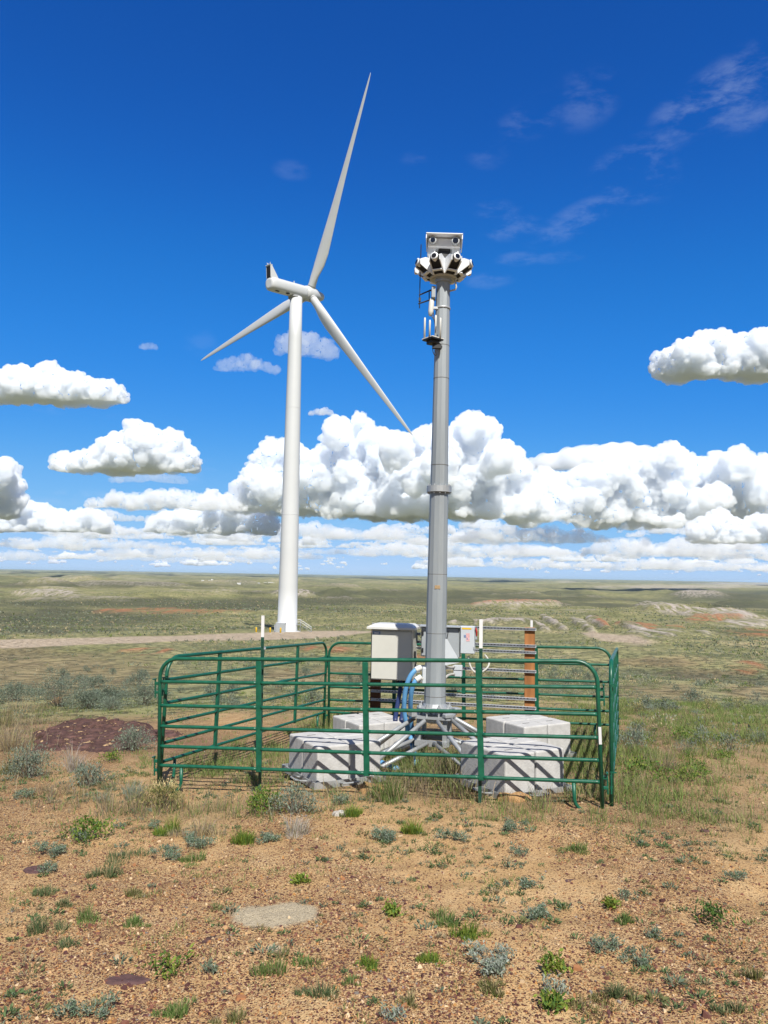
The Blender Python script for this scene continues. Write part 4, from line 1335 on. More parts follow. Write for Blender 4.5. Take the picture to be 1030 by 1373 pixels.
def plant_mesh(kind, w, h, seed, dens=1.0):
    """A plant of width w and height h (metres) standing at the origin."""
    rng = np.random.default_rng(seed)
    if kind in ('grass', 'limegrass', 'olivegrass', 'dry', 'whitedry', 'silvergrass', 'darkgrass'):
        base, alt, p = {'grass': ((.155, .235, .065), STRAW, .2), 'limegrass': (LIME, GREEN, .35), 'olivegrass': (OLIVE, STRAW, .35), 'dry': (STRAW, GREYDRY, .4), 'whitedry': ((.55, .50, .44), STRAW, .3),
                        'silvergrass': (SILVER, STRAW, .25), 'darkgrass': ((.125, .175, .075), STRAW, .25)}[kind]
        n = int(dens * np.clip(520 * w * max(h, .06) / .02, 70, 520))
        nc = int(rng.integers(4, 8))                       # a tuft is several small clumps, the outer ones shorter
        ca, cr = rng.uniform(0, 2 * math.pi, nc), np.sqrt(rng.random(nc)) * .38 * w
        cr[0] *= .3
        ch = rng.uniform(.5, 1.0, nc) * (1 - .45 * cr / (.38 * w)); ch[0] = 1.0
        ci = rng.integers(0, nc, n)
        a = rng.uniform(0, 2 * math.pi, n); r = np.sqrt(rng.random(n)) * w * rng.uniform(.10, .17)
        P = np.stack([cr[ci] * np.cos(ca[ci]) + r * np.cos(a), (cr[ci] * np.sin(ca[ci]) + r * np.sin(a)) * .8, -.005 + 0 * r], 1)
        hh = h * rng.uniform(.30, 1.12, n) * ch[ci]
        V, F, C = blades(P, hh, a + rng.normal(0, .6, n), np.clip(rng.gamma(2.0, .22, n), .05, 1.3), np.full(n, .0045 if kind != 'whitedry' else .004) * rng.uniform(.7, 1.4, n), tints(rng, n, base, .28, alt, p), rng)
        return V, F, C
    spec = {'forb': (GREEN, LIME, .4, .034, .012, 1.0), 'darkforb': (DARKG, GREEN, .4, .032, .010, 1.0), 'limeforb': (LIME, GREEN, .2, .028, .013, 1.0), 'mat': (TEAL, SILVER, .45, .018, .0065, .9),
            'palemat': (SILVER, (.36, .40, .34), .4, .020, .007, .9), 'silver': (SILVER, SAGE, .35, .034, .009, 1.0), 'sage': (SAGE, SILVER, .3, .042, .016, 1.0), 'yellow': ((.17, .20, .06), (.55, .45, .20), .4, .03, .006, 1.0)}[kind]
    base, alt, p, ll, lw, _ = spec
    area = w * max(h, w * .35)
    n = int(dens * np.clip(area / (ll * lw) * (2.4 if kind != 'sage' else 4.5), 160, 4200))
    ns = max(7, int(n / 34))
    # stems fan out from the crown of the root
    sa = rng.uniform(0, 2 * math.pi, ns); sr = np.sqrt(rng.random(ns))
    if kind in ('mat', 'palemat'):
        lobes = np.stack([rng.uniform(-.3, .3, 6) * w, rng.uniform(-.3, .3, 6) * w * .8], 1)
        pick = rng.integers(0, 6, ns)
        tip = np.stack([lobes[pick, 0] + sr * np.cos(sa) * w * .22, lobes[pick, 1] + sr * np.sin(sa) * w * .22, h * rng.uniform(.4, 1.0, ns)], 1)
        root = np.stack([lobes[pick, 0] * .9, lobes[pick, 1] * .9, 0 * sa], 1)
    else:
        cl = 1.0 + .28 * np.sin(sa * 3 + seed) + .18 * np.sin(sa * 5 + 2 * seed)
        tip = np.stack([sr * np.cos(sa) * w * .5 * cl, sr * np.sin(sa) * w * .45 * cl, h * np.sqrt(np.clip(1 - .8 * sr ** 2, .05, 1)) * rng.uniform(.72, 1.1, ns)], 1)
        root = np.stack([.12 * tip[:, 0], .12 * tip[:, 1], 0 * sa], 1)
    k = rng.integers(0, ns, n)
    t = rng.uniform(.25, 1.03, n) ** .6
    Cn = root[k] + (tip[k] - root[k]) * t[:, None]
    Cn[:, 2] += 0.1 * h * np.sin(t * math.pi)
    if kind not in ('mat', 'palemat', 'limeforb'):                     # foliage fills the dome down to the ground
        f = rng.random(n) < .55
        fa, fr = rng.uniform(0, 2 * math.pi, n), np.sqrt(rng.random(n))
        fc = 1.0 + .28 * np.sin(fa * 3 + seed) + .18 * np.sin(fa * 5 + 2 * seed)
        Df = np.stack([fr * np.cos(fa) * w * .5 * fc, fr * np.sin(fa) * w * .45 * fc, h * np.sqrt(np.clip(1 - .9 * fr ** 2, .02, 1)) * rng.uniform(.12, 1.0, n) ** .7 * (.85 + .15 * np.sin(fa * 4 + fr * 7))], 1)
        Cn[f] = Df[f]
    jit = rng.normal(size=(n, 3)) * np.array([1, 1, .7]) * (ll * .75)
    Cn = Cn + jit
    Cn[:, 2] = np.maximum(Cn[:, 2], .003)
    D = (tip[k] - root[k]); D /= np.linalg.norm(D, axis=1)[:, None] + 1e-9
    D = D + rng.normal(size=(n, 3)) * (.55 if kind not in ('silver', 'yellow') else .3)
    T = tints(rng, n, base, .22, alt, p)
    if kind == 'yellow':
        topm = Cn[:, 2] > .78 * h
        T[topm] = np.array([.60, .50, .25]) * rng.uniform(.8, 1.1, (topm.sum(), 1))
    parts = [leaves(Cn, D, ll * rng.uniform(.7, 1.35, n), lw * rng.uniform(.8, 1.4, n), T, rng)]
    if kind in ('sage', 'silver', 'yellow'):
        m = ns
        parts.append(blades(root + rng.normal(size=(m, 3)) * .005, np.maximum(tip[:, 2] * .95, .03), sa, np.clip(np.hypot(tip[:, 0], tip[:, 1]) / np.maximum(tip[:, 2], .03), 0, 1.8), np.full(m, .009), tints(rng, m, (.20, .17, .14), .3), rng))
        d = int(ns * .12)
        a2 = rng.uniform(0, 2 * math.pi, d)
        parts.append(blades(np.zeros((d, 3)), h * rng.uniform(.5, 1.0, d), a2, rng.uniform(.2, 1.0, d) * w / (2 * h), np.full(d, .005), tints(rng, d, STRAW, .3), rng))
    return join(parts)


def put_mesh_plant(name, data, loc, rz=0.0, mat='leaf'):
    me = np_mesh(name, data[0], data[1], M[mat], False, {'tint': data[2]})
    o = link(name, me)
    o.location = loc; o.rotation_euler = (0, 0, rz)
    return o


# kind, px, py (foot), width px, height px, category, name, label
G_, B_, W_ = 'grass tuft', 'bush', 'weed'
HAND = [
    ('forb', 119, 1124, 52, 30, B_, 'bright green leafy bush with a silvery mat at its foot, on gravel at the left'),
    ('mat', 106, 1130, 38, 12, W_, 'silvery mat at the foot of the bright green leafy bush on the left'),
    ('mat', 60, 1150, 54, 16, W_, 'teal mat of leaves above the dark flat stone at the left edge'),
    ('mat', 70, 1174, 34, 14, W_, 'small teal mat right of the dark flat stone at the left edge'),
    ('darkgrass', 163, 1152, 58, 18, G_, 'dark green spreading tuft left of the teal mat pair'),
    ('darkgrass', 141, 1176, 44, 22, G_, 'dark green tuft right of the small teal mat by the dark flat stone'),
    ('mat', 220, 1159, 46, 16, W_, 'teal mat touching a green grass tuft on its right'),
    ('grass', 262, 1160, 46, 15, G_, 'low green grass tuft touching a teal mat on its left'),
    ('mat', 263, 1139, 54, 18, W_, 'teal mat in front of the pinkish dry grass tuft'),
    ('mat', 205, 1113, 24, 10, W_, 'small teal mat left of the pinkish dry grass tuft'),
    ('limegrass', 328, 1130, 32, 24, G_, 'lone yellow-green grass tuft between two tufts of dry grass'),
    ('mat', 362, 1132, 42, 9, W_, 'flat teal mat at the foot of the whitish dry grass tuft'),
    ('whitedry', 390, 1120, 44, 32, G_, 'whitish dry grass tuft with stiff spread blades'),
    ('dry', 265, 1122, 66, 30, G_, 'pinkish dry grass tuft behind a teal mat'),
    ('limegrass', 229, 1118, 32, 26, G_, 'yellow-green grass tuft at the left of the pinkish dry grass'),
    ('forb', 355, 1090, 40, 36, B_, 'bright green bush at the foot of the left T-post'),
    ('silver', 394, 1090, 56, 34, B_, 'silvery bush touching the bright green bush by the left T-post'),
    ('yellow', 216, 1084, 54, 36, B_, 'yellow-topped bush before the left foot of the front panel'),
    ('silvergrass', 172, 1072, 66, 30, B_, 'wide silvery grassy bush left of the yellow-topped bush'),
    ('silver', 36, 1043, 54, 40, B_, 'round silver-grey bush below the maroon outcrop, at the left edge'),
    ('silver', 119, 1054, 42, 30, B_, 'silver-grey bush on tan gravel, below the dry tuft beside the outcrop'),
    ('silver', 179, 1007, 42, 32, B_, 'silver-grey bush at the right end of the maroon outcrop'),
    ('forb', 148, 1021, 24, 15, W_, 'small bright green weed at the lower edge of the maroon outcrop'),
    ('whitedry', 91, 1036, 42, 44, G_, 'tall whitish dry grass tuft before the maroon outcrop'),
    ('mat', 28, 1072, 32, 15, W_, 'dark teal weed below the round silver-grey bush at the left edge'),
    ('forb', 224, 1304, 44, 24, W_, 'bright green leafy weed up and right of the long maroon flat stone'),
    ('mat', 277, 1312, 24, 15, W_, 'small dark teal weed right of the bright green leafy weed'),
    ('grass', 176, 1246, 32, 15, G_, 'low green grass tuft left of the pale sand patch'),
    ('darkgrass', 60, 1250, 44, 26, G_, 'dark green tuft, first of three in a slanting row at the left'),
    ('grass', 106, 1237, 42, 16, G_, 'green tuft, second of three in a slanting row at the left'),
    ('darkgrass', 87, 1269, 34, 13, G_, 'dark flat tuft, below the slanting row of tufts at the left'),
    ('grass', 378, 1316, 76, 26, G_, 'wide green grass patch below the pale sand patch'),
    ('darkgrass', 430, 1330, 42, 20, G_, 'dark green tuft right of the wide green grass patch'),
    ('grass', 475, 1323, 30, 12, G_, 'small green tuft, second to the right of the wide green grass patch'),
    ('limegrass', 497, 1294, 48, 15, G_, 'yellow-green spreading tuft up and right of the dark tuft pair'),
    ('olivegrass', 175, 1203, 34, 14, G_, 'pale olive tuft up and left of the pale sand patch'),
    ('darkgrass', 56, 1200, 36, 15, G_, 'dark tuft below the dark flat stone at the left edge'),
    ('limeforb', 407, 1184, 16, 8, W_, 'tiny lime weed alone above the pale sand patch'),
    ('darkgrass', 88, 1214, 26, 14, G_, 'dark tuft right of the one below the dark flat stone'),
    ('mat', 108, 1372, 64, 18, W_, 'wide teal mat at the bottom edge on the left'),
    ('grass', 237, 1368, 54, 20, G_, 'green tuft at the bottom edge below the bright green leafy weed'),
    ('olivegrass', 310, 1370, 44, 18, G_, 'olive tuft at the bottom edge left of the middle'),
    ('mat', 607, 1132, 46, 16, W_, 'teal mat before the corral, midway between the front T-posts'),
    ('mat', 521, 1131, 54, 14, W_, 'teal mat below the tall tuft between the front concrete blocks'),
    ('limegrass', 550, 1119, 34, 24, G_, 'yellow-green tuft between two teal mats before the corral'),
    ('mat', 700, 1119, 42, 18, W_, 'teal mat before the right front tray'),
    ('mat', 698, 1150, 28, 12, W_, 'small teal mat on bare soil below the one before the right tray'),
    ('grass', 780, 1146, 52, 15, G_, 'low green grass strip on bare soil right of two teal mats'),
    ('mat', 717, 1193, 38, 10, W_, 'narrow teal mat on bare soil left of the dark flat stone'),
    ('mat', 720, 1236, 50, 16, W_, 'slanting teal mat below the narrow teal mat on bare soil'),
    ('grass', 597, 1241, 44, 19, G_, 'green grass tuft right of the pale sand patch, the greener of a pair'),
    ('limegrass', 633, 1255, 38, 19, G_, 'yellow-green grass tuft, right of the greener tuft of its pair'),
    ('palemat', 676, 1318, 68, 18, W_, 'large silvery mat spreading over the gravel at lower right'),
    ('palemat', 662, 1296, 58, 18, W_, 'silvery mat joined to the top of the large silvery mat'),
    ('mat', 824, 1285, 58, 18, W_, 'broad teal mat at lower right with a smaller mat beside it'),
    ('mat', 857, 1299, 42, 11, W_, 'smaller teal mat beside the broad one at lower right'),
    ('palemat', 744, 1338, 38, 17, W_, 'silvery mat with a bright green weed at its foot'),
    ('forb', 741, 1353, 20, 18, W_, 'bright green weed at the foot of a silvery mat'),
    ('limeforb', 741, 1306, 24, 24, W_, 'lime sprig right of the large silvery mat'),
    ('mat', 845, 1208, 24, 11, W_, 'small teal mat on the bare soil at the right, above a green tuft'),
    ('darkforb', 962, 1238, 50, 24, B_, 'dark green bushy weed alone at the right edge'),
    ('grass', 757, 1220, 20, 10, G_, 'small green tuft between the slanting teal mat and a lime weed'),
    ('limeforb', 818, 1218, 18, 10, W_, 'small lime weed below the small teal mat at the right'),
    ('mat', 990, 1186, 34, 12, W_, 'teal mat at the right edge above the dark green bushy weed'),
    ('darkgrass', 826, 1337, 38, 21, G_, 'dark green tuft below the broad teal mat at lower right'),
    ('olivegrass', 785, 1349, 64, 20, G_, 'wide olive tuft right of the silvery mat with the green weed'),
    ('mat', 878, 1259, 16, 12, W_, 'tiny teal weed left of the dark green bushy weed'),
    ('olivegrass', 662, 1328, 38, 22, G_, 'olive tuft at the lower left of the large silvery mat'),
    ('olivegrass', 550, 1346, 26, 20, G_, 'olive tuft below the middle, left of the large silvery mat'),
    ('palemat', 526, 1372, 34, 16, W_, 'silvery mat at the bottom edge in the middle'),
    ('limeforb', 521, 1227, 22, 12, W_, 'lime weed right of the pale sand patch'),
    ('limegrass', 580, 1288, 34, 15, G_, 'yellow-green tuft below the green pair right of the sand patch'),
    ('darkgrass', 985, 1356, 44, 18, G_, 'dark tuft in the lower right corner'),
    ('grass', 846, 1240, 26, 15, G_, 'green tuft below the small teal mat on bare soil at the right'),
    ('olivegrass', 1010, 1312, 32, 18, G_, 'olive tuft at the right edge below the dark green bushy weed'),
    ('grass', 517, 1078, 46, 42, G_, 'tall green grass tuft below the front panel between the front trays'),
    ('mat', 458, 1080, 34, 14, W_, 'teal weed before the left front tray'),
    ('limegrass', 474, 1094, 28, 18, G_, 'yellow-green tuft below the teal weed before the left tray'),
    ('sage', 78, 948, 92, 44, B_, 'big grey-green sagebrush behind the maroon outcrop, the largest of the row'),
    ('sage', 118, 950, 50, 26, B_, 'greyish sagebrush at the right shoulder of the largest sagebrush'),
    ('sage', 195, 945, 62, 30, B_, 'dark sagebrush reaching the left end of the front panel'),
    ('sage', 146, 943, 40, 24, B_, 'sagebrush in the gap of the row behind the maroon outcrop'),
    ('silver', 150, 953, 36, 18, B_, 'pale silvery bush in front of the sagebrush row'),
    ('sage', 20, 940, 56, 24, B_, 'low sagebrush at the left edge behind the dry grass bank'),
    ('dry', 30, 955, 60, 24, G_, 'pale dry grass clump before the low sagebrush at the left edge'),
    ('dry', 16, 1008, 52, 44, G_, 'tall straw-coloured grass at the left edge beside the outcrop'),
    ('olivegrass', 26, 1036, 60, 34, G_, 'olive dry grass behind the round silver-grey bush at the left edge'),
    ('olivegrass', 4, 975, 40, 34, G_, 'green and straw grass at the left edge above the tall straw grass'),
]


def build_hand_plants():
    NAMES = {'grass': 'grass_tuft', 'limegrass': 'grass_tuft', 'olivegrass': 'grass_tuft', 'darkgrass': 'grass_tuft', 'dry': 'dry_grass_tuft', 'whitedry': 'dry_grass_tuft', 'silvergrass': 'silver_bush', 'mat': 'leafy_mat', 'palemat': 'leafy_mat',
             'forb': 'leafy_weed', 'darkforb': 'leafy_weed', 'limeforb': 'leafy_weed', 'silver': 'silver_bush', 'yellow': 'rabbitbrush', 'sage': 'sagebrush'}
    for i, (k, px, py, w_, h_, cat, lab) in enumerate(HAND):
        p = hit(px, py)
        D = p[1]
        W = w_ / FPX * D * (1.45 if 'grass' in k or 'dry' in k else 1.2); H = h_ / FPX * D * 1.05
        if k in ('mat', 'palemat'): H = min(H, .09); 
        data = plant_mesh(k, W, H, 100 + i)
        o = put_mesh_plant(NAMES[k], data, (p[0], p[1] + .25 * W * (k in ('mat', 'palemat', 'grass')), p[2] if k not in ('mat', 'palemat') else gz(p[0], p[1] + .25 * W)), 0, 'blade' if 'grass' in k or 'dry' in k else 'leaf')
        tag(o, lab, cat)


build_hand_plants()


def bush_rows():
    """Countable bushes on the slope behind and beside the corral; meshes shared, each bush an object of its own."""
    rng = np.random.default_rng(12)
    lib = {}
    for k, w_, h_ in (('sage', .62, .38), ('silver', .42, .28), ('forb', .46, .20), ('yellow', .40, .24), ('darkforb', .5, .22), ('dry', .40, .26)):
        lib[k] = []
        for v in range(3):
            V, F, C = plant_mesh(k, w_ * rng.uniform(.85, 1.15), h_ * rng.uniform(.85, 1.15), 900 + v + 10 * len(lib), .42)
            c = V.copy()
            # broader leaves: these are seen from farther off
            nme = {'sage': 'sagebrush', 'silver': 'silver_bush', 'forb': 'leafy_bush', 'darkforb': 'leafy_bush', 'yellow': 'rabbitbrush', 'dry': 'dry_grass_tuft'}[k]
            lib[k].append((nme, np_mesh(nme, c, F, M['leaf'], False, {'tint': C})))
    spots = []
    for (x0, x1, y0, y1, n, kinds, where) in (
            (850, 1030, 886, 960, 52, (('forb', 5), ('darkforb', 3), ('yellow', 3), ('silver', 3), ('sage', 3)), 'on the reddish slope right of the corral'),
            (720, 825, 890, 925, 16, (('sage', 6), ('silver', 2)), 'seen through the right half of the back panel'),
            (560, 700, 895, 945, 16, (('sage', 3), ('forb', 2), ('silver', 2), ('dry', 2)), 'seen through the rack behind the mast'),
            (440, 500, 890, 925, 10, (('sage', 5), ('dry', 2)), 'left of the cream cabinet behind the back panel'),
            (230, 435, 895, 950, 34, (('sage', 5), ('silver', 2), ('dry', 2), ('forb', 2)), 'seen through the receding left panel'),
            (60, 260, 895, 925, 22, (('sage', 4), ('silver', 2), ('dry', 1)), 'on the brown slope left of the corral'),
            (830, 1030, 975, 1050, 20, (('forb', 4), ('silver', 3), ('dry', 2)), 'in the green grass right of the corral'),
            (850, 1030, 866, 886, 30, (('sage', 6), ('yellow', 2), ('silver', 1)), 'on the plain edge beyond the reddish slope at right')):
        ks = [k for k, c in kinds for _ in range(c)]
        for _ in range(n):
            spots.append((rng.uniform(x0, x1), rng.uniform(y0, y1), ks[rng.integers(len(ks))], where))
    words_ = {'sage': ('grey-green sagebrush', 'bush'), 'silver': ('pale silvery bush', 'bush'), 'forb': ('bright green low bush', 'bush'), 'darkforb': ('dark green low bush', 'bush'), 'yellow': ('yellowish rabbitbrush', 'bush'), 'dry': ('straw-coloured dry tuft', 'grass tuft')}
    for px, py, k, where in spots:
        p = hit(px, py)
        if p[1] > 90: continue
        nme, me = lib[k][rng.integers(3)]
        o = link(nme, me)
        s = rng.uniform(.65, 1.35) * (1 if p[1] < 30 else 1.25)
        o.location = p; o.scale = (s, s, s * rng.uniform(.8, 1.15)); o.rotation_euler = (0, 0, rng.uniform(0, 6.28))
        tag(o, f'{words_[k][0]} {where}', words_[k][1], f'{words_[k][0]} {where}')


bush_rows()


def build_grass():
    rng = np.random.default_rng(77)
    n = 52000
    th = rng.uniform(-.62, .62, n); r = np.sqrt(rng.uniform(2.3 ** 2, 26 ** 2, n))
    P = np.stack([r * np.sin(th), r * np.cos(th), 0 * r], 1)
    P[:, 2] = ground_z(P[:, 0], P[:, 1])
    z = ground_zones(P)
    px, py = z['px'], z['py']
    dryz = np.zeros(n)
    for cx, cy, rx, ry in ((330, 1078, 160, 20), (25, 985, 70, 60), (560, 1066, 150, 16), (170, 1085, 160, 16), (120, 1060, 120, 14), (720, 1075, 60, 10), (620, 1045, 50, 20)):
        dryz = np.maximum(dryz, np.exp(-((px - cx) / rx) ** 2 - ((py - cy) / ry) ** 2))
    clump = smooth(-.05, .45, fbm(P[:, 0] / .55, P[:, 1] / .55, 61, 3)) 
    tall = np.exp(-((px - 590) / 110) ** 2 - ((py - 1045) / 30) ** 2) + .4 * np.exp(-((px - 860) / 50) ** 2 - ((py - 1060) / 35) ** 2) + .7 * np.exp(-((px - 450) / 60) ** 2 - ((py - 980) / 22) ** 2) + .5 * np.exp(-((px - 790) / 30) ** 2 - ((py - 1000) / 50) ** 2)
    patch = smooth(.05, .45, fbm(P[:, 0] / .42, P[:, 1] / .30, 67, 3))
    dens = np.clip(.95 * z['lush'] * (.25 + clump) + .6 * z['green'] * (.15 + clump) + .75 * dryz * (.3 + clump) + .02 + .5 * patch * (py > 1100), 0, 1)
    dens *= (1 - .95 * z['sand']) * np.where(r > 12, .62, 1)
    # nothing grows through the concrete, the outcrop or the trays
    for (tx, ty) in CL:
        dens *= np.hypot(P[:, 0] - tx, P[:, 1] - ty) > .56
    keep = rng.random(n) < dens
    P, th, r, dryz, tall, lush, px, py, gr = P[keep], th[keep], r[keep], dryz[keep], tall[keep], z['lush'][keep], px[keep], py[keep], z['green'][keep]
    m = len(P)
    nb = rng.integers(8, 18, m)
    nb = np.where(r < 6, nb + 6, nb)
    k = np.repeat(np.arange(m), nb)
    N = len(k)
    a = rng.uniform(0, 2 * math.pi, N); rr = np.sqrt(rng.random(N)) * .055 * (1 + .8 * lush[k])
    B = P[k] + np.stack([rr * np.cos(a), rr * np.sin(a), np.full(N, -.006)], 1)
    hm = (.035 + .055 * gr + .05 * lush + .09 * dryz + .17 * np.clip(tall, 0, 1)) * rng.uniform(.55, 1.35, m)
    hh = hm[k] * rng.uniform(.45, 1.15, N)
    fr = fbm(P[:, 0] / 1.4, P[:, 1] / 1.4, 63, 3)
    pd = np.clip(.18 + .75 * dryz + .25 * fr - .15 * lush, .06, .92)
    isd = rng.random(N) < pd[k]
    T = tints(rng, N, (.185, .265, .07), .3, (.26, .29, .10), .35)
    T[isd] = np.where(rng.random((isd.sum(), 1)) < .5, np.array([[.40, .32, .18]]), np.array([[.26, .215, .155]])) * .82 * rng.uniform(.7, 1.2, (isd.sum(), 1))
    wid = np.clip(.0032 + r[k] * .00022, .003, .008) * rng.uniform(.7, 1.3, N)
    V, F, C = blades(B, hh, a + rng.normal(0, .8, N), rng.uniform(.1, .85, N), wid, T, rng)
    # seed stalks standing above the tall grass
    s = np.flatnonzero(rng.random(m) < .5 * np.clip(tall + .5 * dryz, 0, 1))
    hs_ = rng.uniform(.18, .36, len(s))
    V2, F2, C2 = blades(P[s], hs_, rng.uniform(0, 6.28, len(s)), rng.uniform(.1, .4, len(s)), np.full(len(s), .005), tints(rng, len(s), (.48, .40, .24), .2), rng)
    V, F, C = join([(V, F, C), (V2, F2, C2)])
    o = link('grass', np_mesh('grass', V, F, M['blade'], False, {'tint': C}))
    tag(o, 'green and straw-coloured grass round the corral and over the slope', 'grass', kind='stuff')
    return N


build_grass()


def build_sprigs():
    rng = np.random.default_rng(19)
    n = 9500
    th = rng.uniform(-.56, .56, n); r = np.sqrt(rng.uniform(2.4 ** 2, 11 ** 2, n))
    P = np.stack([r * np.sin(th), r * np.cos(th), 0 * r], 1)
    P[:, 2] = ground_z(P[:, 0], P[:, 1])
    z = ground_zones(P)
    pat = smooth(-.12, .4, fbm(P[:, 0] / .8, P[:, 1] / .8, 81, 3))
    k = rng.random(n) < (.05 + .55 * pat) * (1 - z['sand']) * (1 - .5 * z['lush'])
    for (tx, ty) in CL: k &= np.hypot(P[:, 0] - tx, P[:, 1] - ty) > .6
    P = P[k]; m = len(P); pat = pat[k]
    sz = rng.lognormal(math.log(.027), .5, m)
    nl = rng.integers(14, 40, m)
    kk = np.repeat(np.arange(m), nl); N = len(kk)
    a = rng.uniform(0, 2 * math.pi, N); q = np.sqrt(rng.random(N))
    Cn = P[kk] + np.stack([q * np.cos(a) * sz[kk], q * np.sin(a) * sz[kk], (.15 + rng.random(N) * (1 - .5 * q)) * sz[kk] * .8], 1)
    D = np.stack([np.cos(a) * q, np.sin(a) * q, rng.uniform(.2, 1.0, N)], 1)
    ty = rng.random(m)
    base = np.where((ty < .4)[:, None], np.array([[.12, .185, .075]]), np.where((ty < .68)[:, None], np.array([[.16, .21, .14]]), np.where((ty < .86)[:, None], np.array([[.19, .20, .08]]), np.array([[.33, .27, .16]]))))
    L = np.clip(sz[kk] * .6, .008, .03) * rng.uniform(.7, 1.4, N)
    V, F, C = leaves(Cn, D, L, L * rng.uniform(.25, .42, N), .82 * base[kk] * rng.uniform(.7, 1.3, (N, 1)), rng)
    o = link('ground_cover', np_mesh('ground_cover', V, F, M['leaf'], False, {'tint': C}))
    tag(o, 'tiny green and grey sprigs scattered over the stony foreground', 'ground cover', kind='stuff')


build_sprigs()


def build_scrub():
    """The sagebrush plain: more bushes than anyone could count, thinning to specks with distance."""
    rng = np.random.default_rng(31)
    parts = []
    for (r0, r1, n, nl, ls, wmin, wmax) in ((14, 50, 4200, 40, .055, .25, .62), (15, 70, 26000, 8, .06, .12, .30), (50, 130, 12000, 14, .12, .35, .80), (130, 360, 26000, 6, .28, .45, 1.0), (360, 1200, 52000, 3, .60, .6, 1.5)):
        th = rng.uniform(-.64, .64, n); r = np.sqrt(rng.uniform(r0 ** 2, r1 ** 2, n))
        P = np.stack([r * np.sin(th), r * np.cos(th), 0 * r], 1)
        P[:, 2] = ground_z(P[:, 0], P[:, 1])
        z = ground_zones(P)
        pat = fbm(P[:, 0] / (4 + r * .12), P[:, 1] / (4 + r * .12), 71, 4)
        dens = np.clip(.35 + 1.3 * pat - .9 * z['road'] - .5 * z['white'] - .35 * z['orange'] - .45 * z['red'] + .3 * z['dark'], .04, 1)
        dens *= (z['road'] < .25) & (np.hypot(P[:, 0] - TURB[0], P[:, 1] - TURB[1]) > 16)
        for (tx, ty) in [(-1.02, 13.42), (3.66, 12.2), (2.2, 12.8)]:
            dens *= np.hypot(P[:, 0] - tx, P[:, 1] - ty) > .8
        k = rng.random(n) < dens
        P, r, pat = P[k], r[k], pat[k]
        m = len(P)
        w_ = rng.uniform(wmin, wmax, m) * rng.uniform(.6, 1.1, m); h_ = w_ * rng.uniform(.4, .75, m)
        kk = np.repeat(np.arange(m), nl); N = len(kk)
        a = rng.uniform(0, 2 * math.pi, N); q = np.sqrt(rng.random(N))
        cz = rng.random(N) ** .7 * np.sqrt(np.clip(1 - .85 * q * q, 0, 1))
        Cn = P[kk] + np.stack([q * np.cos(a) * w_[kk] * .5, q * np.sin(a) * w_[kk] * .5, (cz * h_[kk]) * .9 + .02], 1)
        D = np.stack([q * np.cos(a), q * np.sin(a), .5 + cz], 1) + rng.normal(size=(N, 3)) * .5
        typ = rng.random(m) + .25 * np.clip(pat, -1, 1)
        base = np.where((typ < .58)[:, None], np.array([[.185, .21, .145]]), np.where((typ < .80)[:, None], np.array([[.18, .225, .075]]), np.where((typ < .93)[:, None], np.array([[.29, .30, .21]]), np.array([[.44, .36, .21]]))))
        T = .92 * base[kk] * rng.uniform(.7, 1.3, (N, 1))
        L = ls * rng.uniform(.6, 1.3, N) * np.clip(w_[kk] / .5, .6, 2)
        parts.append(leaves(Cn, D, L, L * rng.uniform(.35, .6, N), T, rng))
    V, F, C = join(parts)
    o = link('sagebrush_scrub', np_mesh('sagebrush_scrub', V, F, M['leaf'], False, {'tint': C}))
    tag(o, 'grey-green sagebrush scrub covering the plain out to the far hills', 'scrub', kind='stuff')


build_scrub()


# ---------------------------------------------------------------- stones
def stone(name, mat, px, py, w_, h_, lab, thick=.25, seed=0, rz=0.0, deep=.7, cat='stone'):
    rng = np.random.default_rng(seed)
    p = hit(px, py)
    W = w_ / FPX * p[1]
    # depth of the thing on the ground seen at this grazing angle
    Dp = W * deep
    nu, nv = (150, 70) if W > .5 else (40, 22)
    uu = np.linspace(0, 2 * math.pi, nu, endpoint=False); vv = np.linspace(0, math.pi / 2, nv)
    U, Vv = np.meshgrid(uu, vv)
    X = np.cos(U) * np.cos(Vv); Y = np.sin(U) * np.cos(Vv); Z = np.sin(Vv)
    rad = 1 + .30 * fbm(np.cos(U) * 1.4 + seed, np.sin(U) * 1.4, seed, 3) * (1.3 - Z)
    H = W * thick
    if W > .5: rad = rad + .22 * fbm(np.cos(U) * 4 + seed, np.sin(U) * 4, seed + 8, 3) * (1.2 - Z)
    X, Y = X * rad * W / 2, Y * rad * Dp / 2
    Z = np.clip(Z * 1.7, 0, 1) ** .7 * H * (1 + .35 * fbm(X / (W * .22) + seed, Y / (W * .22), seed + 1, 4))
    crack = np.abs(fbm(X / (W * .4) + 5, Y / (W * .4), seed + 2, 3))
    Z = Z - H * .4 * (1 - smooth(0, .07, crack))
    if W > .5: Z = Z + H * .35 * np.abs(fbm(X / .28 + seed, Y / .16, seed + 4, 4)) * np.minimum(1, Z / (H * .3)) - H * .25 * (1 - smooth(0, .05, np.abs(fbm(X / .5, Y / .22 + 3, seed + 6, 3))))
    V = np.stack([X.ravel(), Y.ravel(), Z.ravel() - .012], 1)
    i = np.arange(nv - 1)[:, None]; j = np.arange(nu)[None]; j2 = (j + 1) % nu
    F = np.stack([i * nu + j, i * nu + j2, (i + 1) * nu + j2, (i + 1) * nu + j], -1).reshape(-1, 4)
    o = link(name, np_mesh(name, V, F, M[mat], W > .5))
    o.location = p + np.array([0, Dp * .45, 0])
    o.location.z = gz(o.location.x, o.location.y)
    o.rotation_euler = (0, 0, rz)
    return tag(o, lab, cat)


